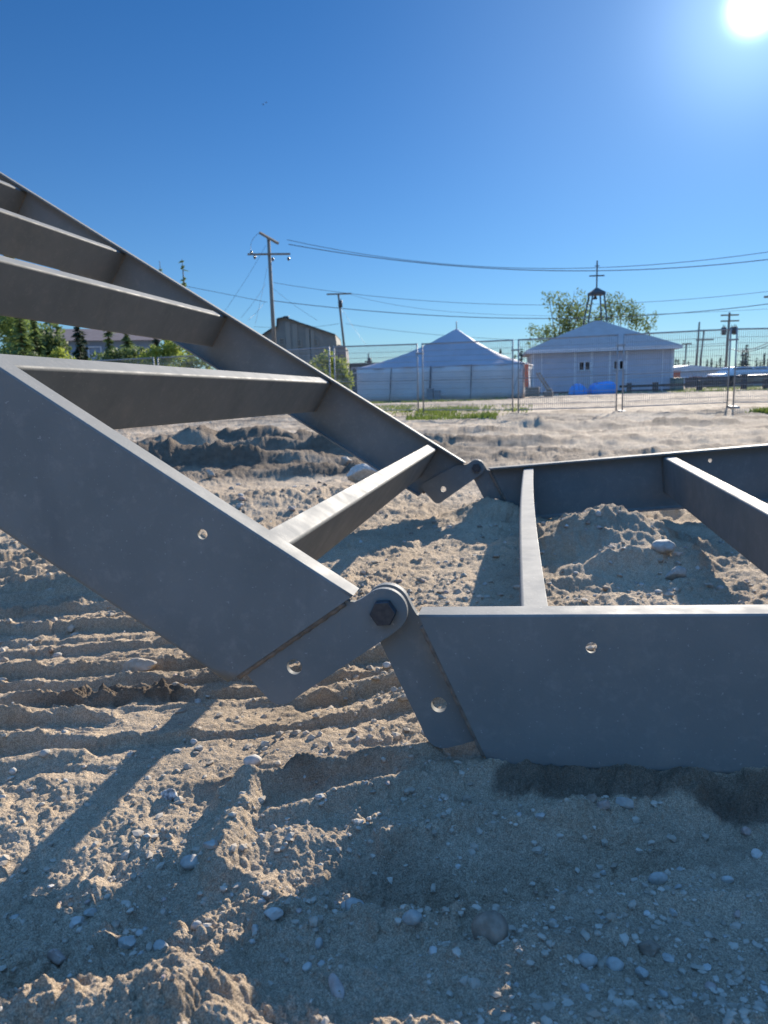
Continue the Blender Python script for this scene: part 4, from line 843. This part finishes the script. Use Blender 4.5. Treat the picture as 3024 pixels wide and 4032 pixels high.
def hedge_fence():
    r = empty('board_fence', at(2780, 1520, 56), 'dark low board fence with flowering plants along its top, right of the guard rail posts', 'fence'); p, q = hpx(2697, 56, 0), hpx(2885, 56, 0); m = MB(); n = 26
    for i in range(n): x = p.x+(q.x-p.x)*(i+.5)/n; h_ = .74+.04*random.random(); m.box((x, 56+.01*(i % 2), gz(56)+h_/2+.05), ((q.x-p.x)/n*.9, .03, h_))
    m.build('panel', DWOOD, r); m = MB()
    for z_ in (.2, .66): m.bar((p.x, 56.05, gz(56)+z_), (q.x, 56.05, gz(56)+z_), .05, .09)
    m.build('rail', DWOOD, r)
hedge_fence()
bush([(2790, 1488, 26, 9), (2740, 1489, 30, 7), (2830, 1490, 26, 8), (2860, 1492, 20, 8)], 57, 700, .12, mat('purple_plants', (.14, .12, .12), .8, (.22, .17, .19), 6, trans=.2), 'row of dull purple flowering plants behind the dark board fence', 'plants', 'flowering_plants')
def car(px, d, yaw, label, body, paint):
    c = hpx(px, d, gz(d)); root = empty('parked_car', c, label, 'car', rz=0); R = Matrix.Rotation(yaw, 3, 'Z'); Pw = lambda x, y, z: c+R @ Vector((x, y, z))
    side = [(-2.2, .35), (-2.25, .75), (-2.1, .98), (-1.35, 1.05), (-.75, 1.50), (.9, 1.53), (1.75, 1.12), (2.15, .95), (2.22, .55), (2.15, .33)]
    m = MB(); n = len(side)
    ws = [.80, .86, .84, .80, .62, .62, .78, .82, .85, .82]
    for sy in (-1, 1): m.v += [tuple(Pw(x, sy*w_, z)) for (x, z), w_ in zip(side, ws)]
    m.f += [tuple(range(n)), tuple(range(2*n-1, n-1, -1))]+[(i, (i+1) % n, (i+1) % n+n, i+n) for i in range(n)]; m.sm += [False]*(n+2); bevel(m.build('body', paint, root), .05, 3, 25)
    g_ = MB()
    for sy in (-1, 1): g_.add([Pw(-1.2, sy*.77, 1.07), Pw(1.5, sy*.77, 1.1), Pw(.85, sy*.655, 1.44), Pw(-.72, sy*.655, 1.43), Pw(-1.2, sy*.74, 1.07), Pw(1.5, sy*.74, 1.1), Pw(.85, sy*.62, 1.44), Pw(-.72, sy*.62, 1.43)], [(0, 1, 2, 3), (4, 7, 6, 5), (0, 4, 5, 1), (1, 5, 6, 2), (2, 6, 7, 3), (3, 7, 4, 0)])
    g_.build('window', GLASS, root)
    for x in (-1.4, 1.4):
        for sy in (-1, 1):
            w2 = MB(); w2.tube([Pw(x, sy*.72, .32), Pw(x, sy*.92, .32)], .32, 18); wo = w2.build('wheel', DARKM, root); rm = MB(); rm.tube([Pw(x, sy*.925, .32), Pw(x, sy*.935, .32)], .19, 14); rm.build('rim', GALV, wo)
    for sy in (-1, 1): hl = MB(); hl.box(Pw(-2.2, sy*.6, .72), (.12, .3, .14), R); hl.build('headlight', WHITE, root)
car(2895, 60, .25, 'white car with its roof glaring in the sun behind the guard rail', None, mat('car_white', (.75, .75, .75), .18, spec=.8))
car(2962, 66, -.2, 'pale silver car parked right of the white one below the spruces', None, mat('car_silver', (.45, .46, .48), .2, metal=.6, spec=.8))
# blue covered shapes before the church
def blue_dome(pl, pr, pt, pb, d, flat, label):
    a, b = at(pl, pb, d), at(pr, pb, d); zt = at((pl+pr)/2, pt, d).z; z0 = gz(d)-.02; cx_ = (a.x+b.x)/2; wx = (b.x-a.x)/2; m = MB(); nu, nv = 28, 14
    root = empty('tarpaulin_cover', (cx_, d, z0), label, 'tarpaulin')
    for i in range(nv+1):
        for k in range(nu):
            t = math.pi/2*i/nv; a_ = 2*math.pi*k/nu; e = .55 if flat else 1.0; ct, st = math.cos(t)**e, math.sin(t)**(.6 if flat else .9); wr = 1+.03*math.sin(a_*7+i)
            xx = math.copysign(abs(math.cos(a_))**(.6 if flat else .9), math.cos(a_)); yy = math.copysign(abs(math.sin(a_))**(.6 if flat else .9), math.sin(a_))
            m.v.append((cx_+wx*ct*xx*wr, d+wx*.8*ct*yy*wr, z0+(zt-z0)*st*(1+(.10 if flat else 0)*xx*ct)))
    for i in range(nv):
        for k in range(nu): m.f.append((i*nu+k, i*nu+(k+1) % nu, (i+1)*nu+(k+1) % nu, (i+1)*nu+k)); m.sm.append(True)
    m.f.append(tuple(nv*nu+k for k in range(nu))); m.sm.append(True); m.f.append(tuple(range(nu))[::-1]); m.sm.append(False); o = m.build('cover', BLUE, root)
    s = MB(); 
    for k in range(-1, 2): s.tube([(cx_+wx*.5*k+(j-6)*.01, d-wx*.8*math.cos(math.pi*j/12)*.9, z0+(zt-z0)*math.sin(math.pi*j/12)**.6*1.02+.01) for j in range(13)], .012, 5)
    s.build('strap', DARKM, root)
blue_dome(2238, 2312, 1510, 1553, 46, False, 'small domed blue tarpaulin cover on the ground before the church')
blue_dome(2318, 2424, 1503, 1550, 46.5, True, 'larger flat-topped blue tarpaulin cover beside the domed one')
# ------------------------------------------------------------------ utility poles and wires
def crossarm(mb, c, half, yaw, s=.11, tilt=0):
    dx = Vector((math.cos(yaw), math.sin(yaw), tilt)); mb.bar(c-dx*half, c+dx*half, s, s); return c-dx*half, c+dx*half
def pole(px, pt, d, r, arms, label, lean=0, trans=(), insul=True, pb=None):
    t = at(px, pt, d); z0 = gz(d); root = empty('utility_pole', (t.x+lean, d, z0), label, 'utility pole', 'utility poles'); m = MB(); m.tube([(t.x+lean, d, z0-.2), (t.x, d, t.z)], [r*1.25, r*.8], 10); m.build('pole', POLEW, root)
    for (ay, pl, pr, yaw) in arms:
        zc = at(px, ay, d).z; half = (pr-pl)/2/F_PX*d/max(.2, math.cos(yaw)); cx_ = at((pl+pr)/2, ay, d).x; a_ = MB(); e0, e1 = crossarm(a_, Vector((cx_, d-.1, zc)), half, yaw, max(.1, .0018*d)); ao = a_.build('crossarm', POLEW, root)
        b = MB(); 
        for sgn in (-.45, .45): b.bar(Vector((t.x, d-.12, zc-.5)), Vector((cx_+half*sgn*math.cos(yaw), d-.12+half*sgn*math.sin(yaw), zc-.04)), .04, .03)
        b.build('brace', DARKM, ao)
        if insul:
            for q in (-.95, -.42, .42, .95):
                i_ = MB(); p = Vector((cx_+half*q*math.cos(yaw), d-.1+half*q*math.sin(yaw), zc+.05)); k = max(1, d/60); i_.tube([p, p+Vector((0, 0, .10*k)), p+Vector((0, 0, .14*k)), p+Vector((0, 0, .22*k))], [.02*k, .05*k, .08*k, .04*k], 7); i_.build('insulator', PORC, ao)
    for (tx, ty, sz) in trans:
        p = at(tx, ty, d-.3); m = MB(); k = sz; m.tube([p-Vector((0, 0, .5*k)), p+Vector((0, 0, .35*k)), p+Vector((0, 0, .42*k))], [.26*k, .28*k, .15*k], 12); m.tube([p+Vector((-.08*k, 0, .4*k)), p+Vector((-.08*k, 0, .7*k))], [.05*k, .03*k], 6); m.tube([p+Vector((.1*k, 0, .4*k)), p+Vector((.1*k, 0, .62*k))], [.05*k, .03*k], 6); m.build('transformer', DARKM, root)
    return t, root
PA, ra = pole(1057, 938, 45, .115, [(1002, 981, 1139, .12)], 'tall leading utility pole with angled top arm and guy wires left of the tent', 0)
# angled dead-end arm at its top with long insulator strings
m = MB(); p, q = at(1024, 917, 45.8), at(1094, 958, 44); m.bar(p, q, .13, .13); tb = m.build('top_arm', WOOD, ra)
for (p, q) in (((1094, 946), (1136, 962)), ((1050, 925), (1094, 938)), ((1078, 948), (1130, 964))):
    s = MB(); P, Q = at(*p, 44.3), at(*q, 43.9); n = 7
    for k in range(n): c = P+(Q-P)*(k+.5)/n; dlt = (Q-P).normalized()*.03; s.tube([c-dlt, c+dlt], .085, 8)
    s.tube([P, Q], .02, 5); s.build('insulator_string', PORC, tb)
s = MB(); c = at(1027, 910, 45.9); s.tube([c-Vector((0, 0, .12)), c, c+Vector((0, 0, .1))], [.05, .1, .05], 8); s.build('insulator', PORC, tb)
for (x, y) in ((990, 993), (1003, 1012), (1074, 1020), (1136, 1018)):
    s = MB(); c = at(x, y, 44.9); s.tube([c-Vector((0, 0, .12)), c, c+Vector((0, 0, .08))], [.04, .09, .05], 8); s.build('insulator', PORC, ra)
pole(1332, 1157, 75, .12, [(1158, 1288, 1382, 0)], 'slimmer leaning utility pole between the grey building and the tent', .75, [(1340, 1195, .75)])
pole(2873, 1230, 84, .14, [(1241, 2838, 2906, 0), (1264, 2838, 2907, 0)], 'utility pole with two crossarms and twin transformers right of the church', -.15, [(2850, 1302, .95), (2894, 1300, .95), (2882, 1300, .8)])
pole(2754, 1268, 96, .13, [], 'bare utility pole without crossarms, first of the close pair', -.2)
pole(2772, 1299, 104, .13, [(1301, 2744, 2811, 0), (1338, 2740, 2808, 0)], 'leaning utility pole with two crossarms beside the bare one', -.45)
pole(2703, 1352, 130, .13, [(1354, 2686, 2722, 0)], 'small faraway utility pole close to the church eave', -.2)
pole(1450, 1392, 110, .13, [(1424, 1436, 1466, 0)], 'tiny faraway utility pole above the left slope of the tent', 0, [(1454, 1420, 1.0)])
pole(3075, 1120, 40, .12, [(1168, 3008, 3140, 0)], 'utility pole mostly outside the picture, one arm tip showing at the right edge', 0)
def cable(name, pts, r, label, mt=None, cat='power line', group='overhead power lines'):
    """pts: (px, py, depth) that a slack cable passes; smooth curve through them"""
    P = [at(*p) for p in pts]; n = 24; out_ = []
    if len(P) == 2: P = [P[0], (P[0]+P[1])/2-Vector((0, 0, .02*(P[1]-P[0]).length)), P[1]]
    if len(P) == 3:
        c = P[1]*2-(P[0]+P[2])*.5
        for i in range(n+1): u = i/n; out_.append(P[0]*(1-u)**2+c*2*u*(1-u)+P[2]*u*u)
    m = MB(); m.tube(out_, r, 5, False); tag(m.build(name, mt or WIRE, None, fix=False), label, cat, group)
cable('power_line', [(1130, 944, 44), (2050, 1056, 42), (3120, 978, 38)], .016, 'highest overhead line running from the tall pole to the right edge')
cable('power_line', [(1136, 962, 44), (2096, 1064, 42), (3120, 1010, 38)], .022, 'thick overhead line just under the highest one')
cable('power_line', [(1078, 1113, 45), (2040, 1200, 43), (3120, 1136, 40)], .012, 'middle overhead line crossing in front of the bell tower legs')
cable('power_line', [(1072, 1184, 45), (2096, 1254, 43), (3120, 1184, 39)], .020, 'thick overhead line below the middle line, touching the church trees')
cable('power_line', [(620, 1105, 46), (840, 1148, 46), (1052, 1190, 45)], .014, 'line coming from the left over the far channel to the tall pole')
cable('power_line', [(1362, 1275, 75), (1720, 1318, 72), (2200, 1345, 68)], .016, 'thin low line running behind the tent peak')
cable('power_line', [(1000, 1286, 78), (1180, 1290, 76), (1335, 1274, 75)], .016, 'faint line from the slim pole across the grey building')
cable('power_line', [(1382, 1160, 75), (2000, 1240, 75), (3100, 1212, 70)], .014, 'faint line leaving the crossarm of the slim pole')
cable('power_line', [(2650, 1371, 100), (2800, 1362, 92), (2873, 1360, 84)], .03, 'short line sagging between the church eave and the twin-transformer pole')
cable('power_line', [(2873, 1372, 84), (2960, 1374, 70), (3110, 1300, 56)], .035, 'sagging pair of service cables at the right edge above the spruces, upper one')
cable('power_line', [(2890, 1376, 84), (2960, 1382, 70), (3110, 1318, 56)], .035, 'lower service cable at the right edge above the spruces')
for k, (a_, b_) in enumerate((((1048, 965), (860, 1260)), ((1045, 1120), (950, 1250)), ((1042, 1190), (975, 1262)), ((1052, 1050), (1005, 1275)))):
    cable('guy_wire', [(*a_, 45), (b_[0], b_[1], 42)], .008, ['longest slanting guy wire left of the tall pole', 'guy wire starting halfway down the left side of the tall pole', 'lowest guy wire left of the tall pole', 'steepest guy wire close along the tall pole'][k], cat='guy wire', group='guy wires of the tall pole')
cable('guy_wire', [(1066, 1128, 45), (1250, 1262, 43)], .007, 'slanting guy wire right of the tall pole towards the grey building', cat='guy wire', group='guy wires of the tall pole')
cable('guy_wire', [(1345, 1215, 75), (1450, 1370, 72)], .009, 'slanting guy wire right of the slim leaning pole', cat='guy wire', group='guy wires of the tall pole')
cable('jumper_wire', [(1024, 915, 45.8), (992, 950, 45.5), (990, 1000, 45)], .012, 'curved jumper wire at the top of the tall pole', cat='wire', group=None)
# ------------------------------------------------------------------ grass, debris, birds
GRASS = mat('grass', (.14, .20, .03), .7, (.22, .26, .06), 2, trans=.35)
def grass(areas, n, h, label):
    P = []
    for (px0, px1, d0, d1, k) in areas:
        c = int(n*k); px = rng.uniform(px0, px1, c); d = rng.uniform(d0, d1, c); x = (px-CX)/F_PX*d*1.0; x = np.array([at(p_, 1600, q).x for p_, q in zip(px, d)]); z = height(x, d)[0]; kp = rng.random(c) < np.clip(.4+1.6*fbm(x, d, 1.4, 3, .5, 80), 0, 1); P.append(np.stack([x, d, z], 1)[kp])
    P = np.vstack(P); n = len(P); hh = h*rng.uniform(.5, 1.3, n)[:, None]; a = rng.uniform(0, 6.28, n); e = np.stack([np.cos(a), np.sin(a), 0*a], 1)*.018; ln = rng.normal(size=(n, 3))*.35; ln[:, 2] = 1
    V = np.stack([P-e, P+e, P+ln*hh], 1).reshape(-1, 3); tag(np_mesh('grass', V, np.arange(n*3).reshape(-1, 3), GRASS, smooth=False), label, 'grass', kind='stuff')
grass([(1600, 1960, 15.4, 18.0, .22), (1640, 1880, 18.2, 23, .30), (1500, 2100, 18, 26, .15), (1900, 2080, 19.5, 22, .08), (1400, 2000, 36, 39.5, .55), (1400, 1640, 21, 30, .15), (2640, 3060, 44, 56, .6), (2930, 3060, 14.6, 15.2, .06), (2200, 2700, 46, 50, .2)], 9000, .10, 'patchy yellow-green grass along the fence and before the tent')
for px0, px1, py, d, lb in ((582, 709, 1652, 24.0, 'white board lying on the ground under the lowest raised cross member'), (712, 812, 1646, 24.5, 'greyish white sheet lying beside the white board')):
    a_, b_ = at(px0, py, d), at(px1, py, d); z_ = hz((a_.x+b_.x)/2, d); m = MB(); m.box(((a_.x+b_.x)/2, d, z_+.07), (b_.x-a_.x, .35, .13)); tag(bevel(m.build('white_board', WHITE), .01), lb, 'board')
def bird(px, py, d, yaw, label):
    c = at(px, py, d); root = empty('bird', c, label, 'bird'); m = MB(); R = Matrix.Rotation(yaw, 3, 'Z')
    B = [(-.10, .004), (-.07, .02), (-.02, .028), (.03, .025), (.06, .018), (.085, .02), (.10, .010), (.118, .002)]
    m.tube([c+R @ Vector((x, 0, 0)) for x, _ in B], [r for _, r in B], 8)
    for s in (-1, 1):
        m.add([c+R @ Vector(p) for p in ((.04, s*.01, .01), (-.03, s*.01, .008), (-.045, s*.10, .05), (-.03, s*.20, .03), (.03, s*.10, .055), (.01, s*.06, .034), (0, s*.09, .05))], [(0, 1, 2, 4), (2, 3, 4), (0, 5, 1), (1, 5, 6, 2), (4, 6, 5, 0)])
    m.add([c+R @ Vector(p) for p in ((-.09, 0, .006), (-.16, -.03, 0), (-.16, .03, 0), (-.12, 0, -.006))], [(0, 1, 2), (0, 3, 1), (0, 2, 3), (1, 3, 2)])
    m.build('body', DARKM, root)
bird(1036, 412, 75, .5, 'tiny dark bird high in the blue sky, the lower of two')
bird(1048, 404, 78, .9, 'tiny dark bird high in the blue sky, the upper of two')
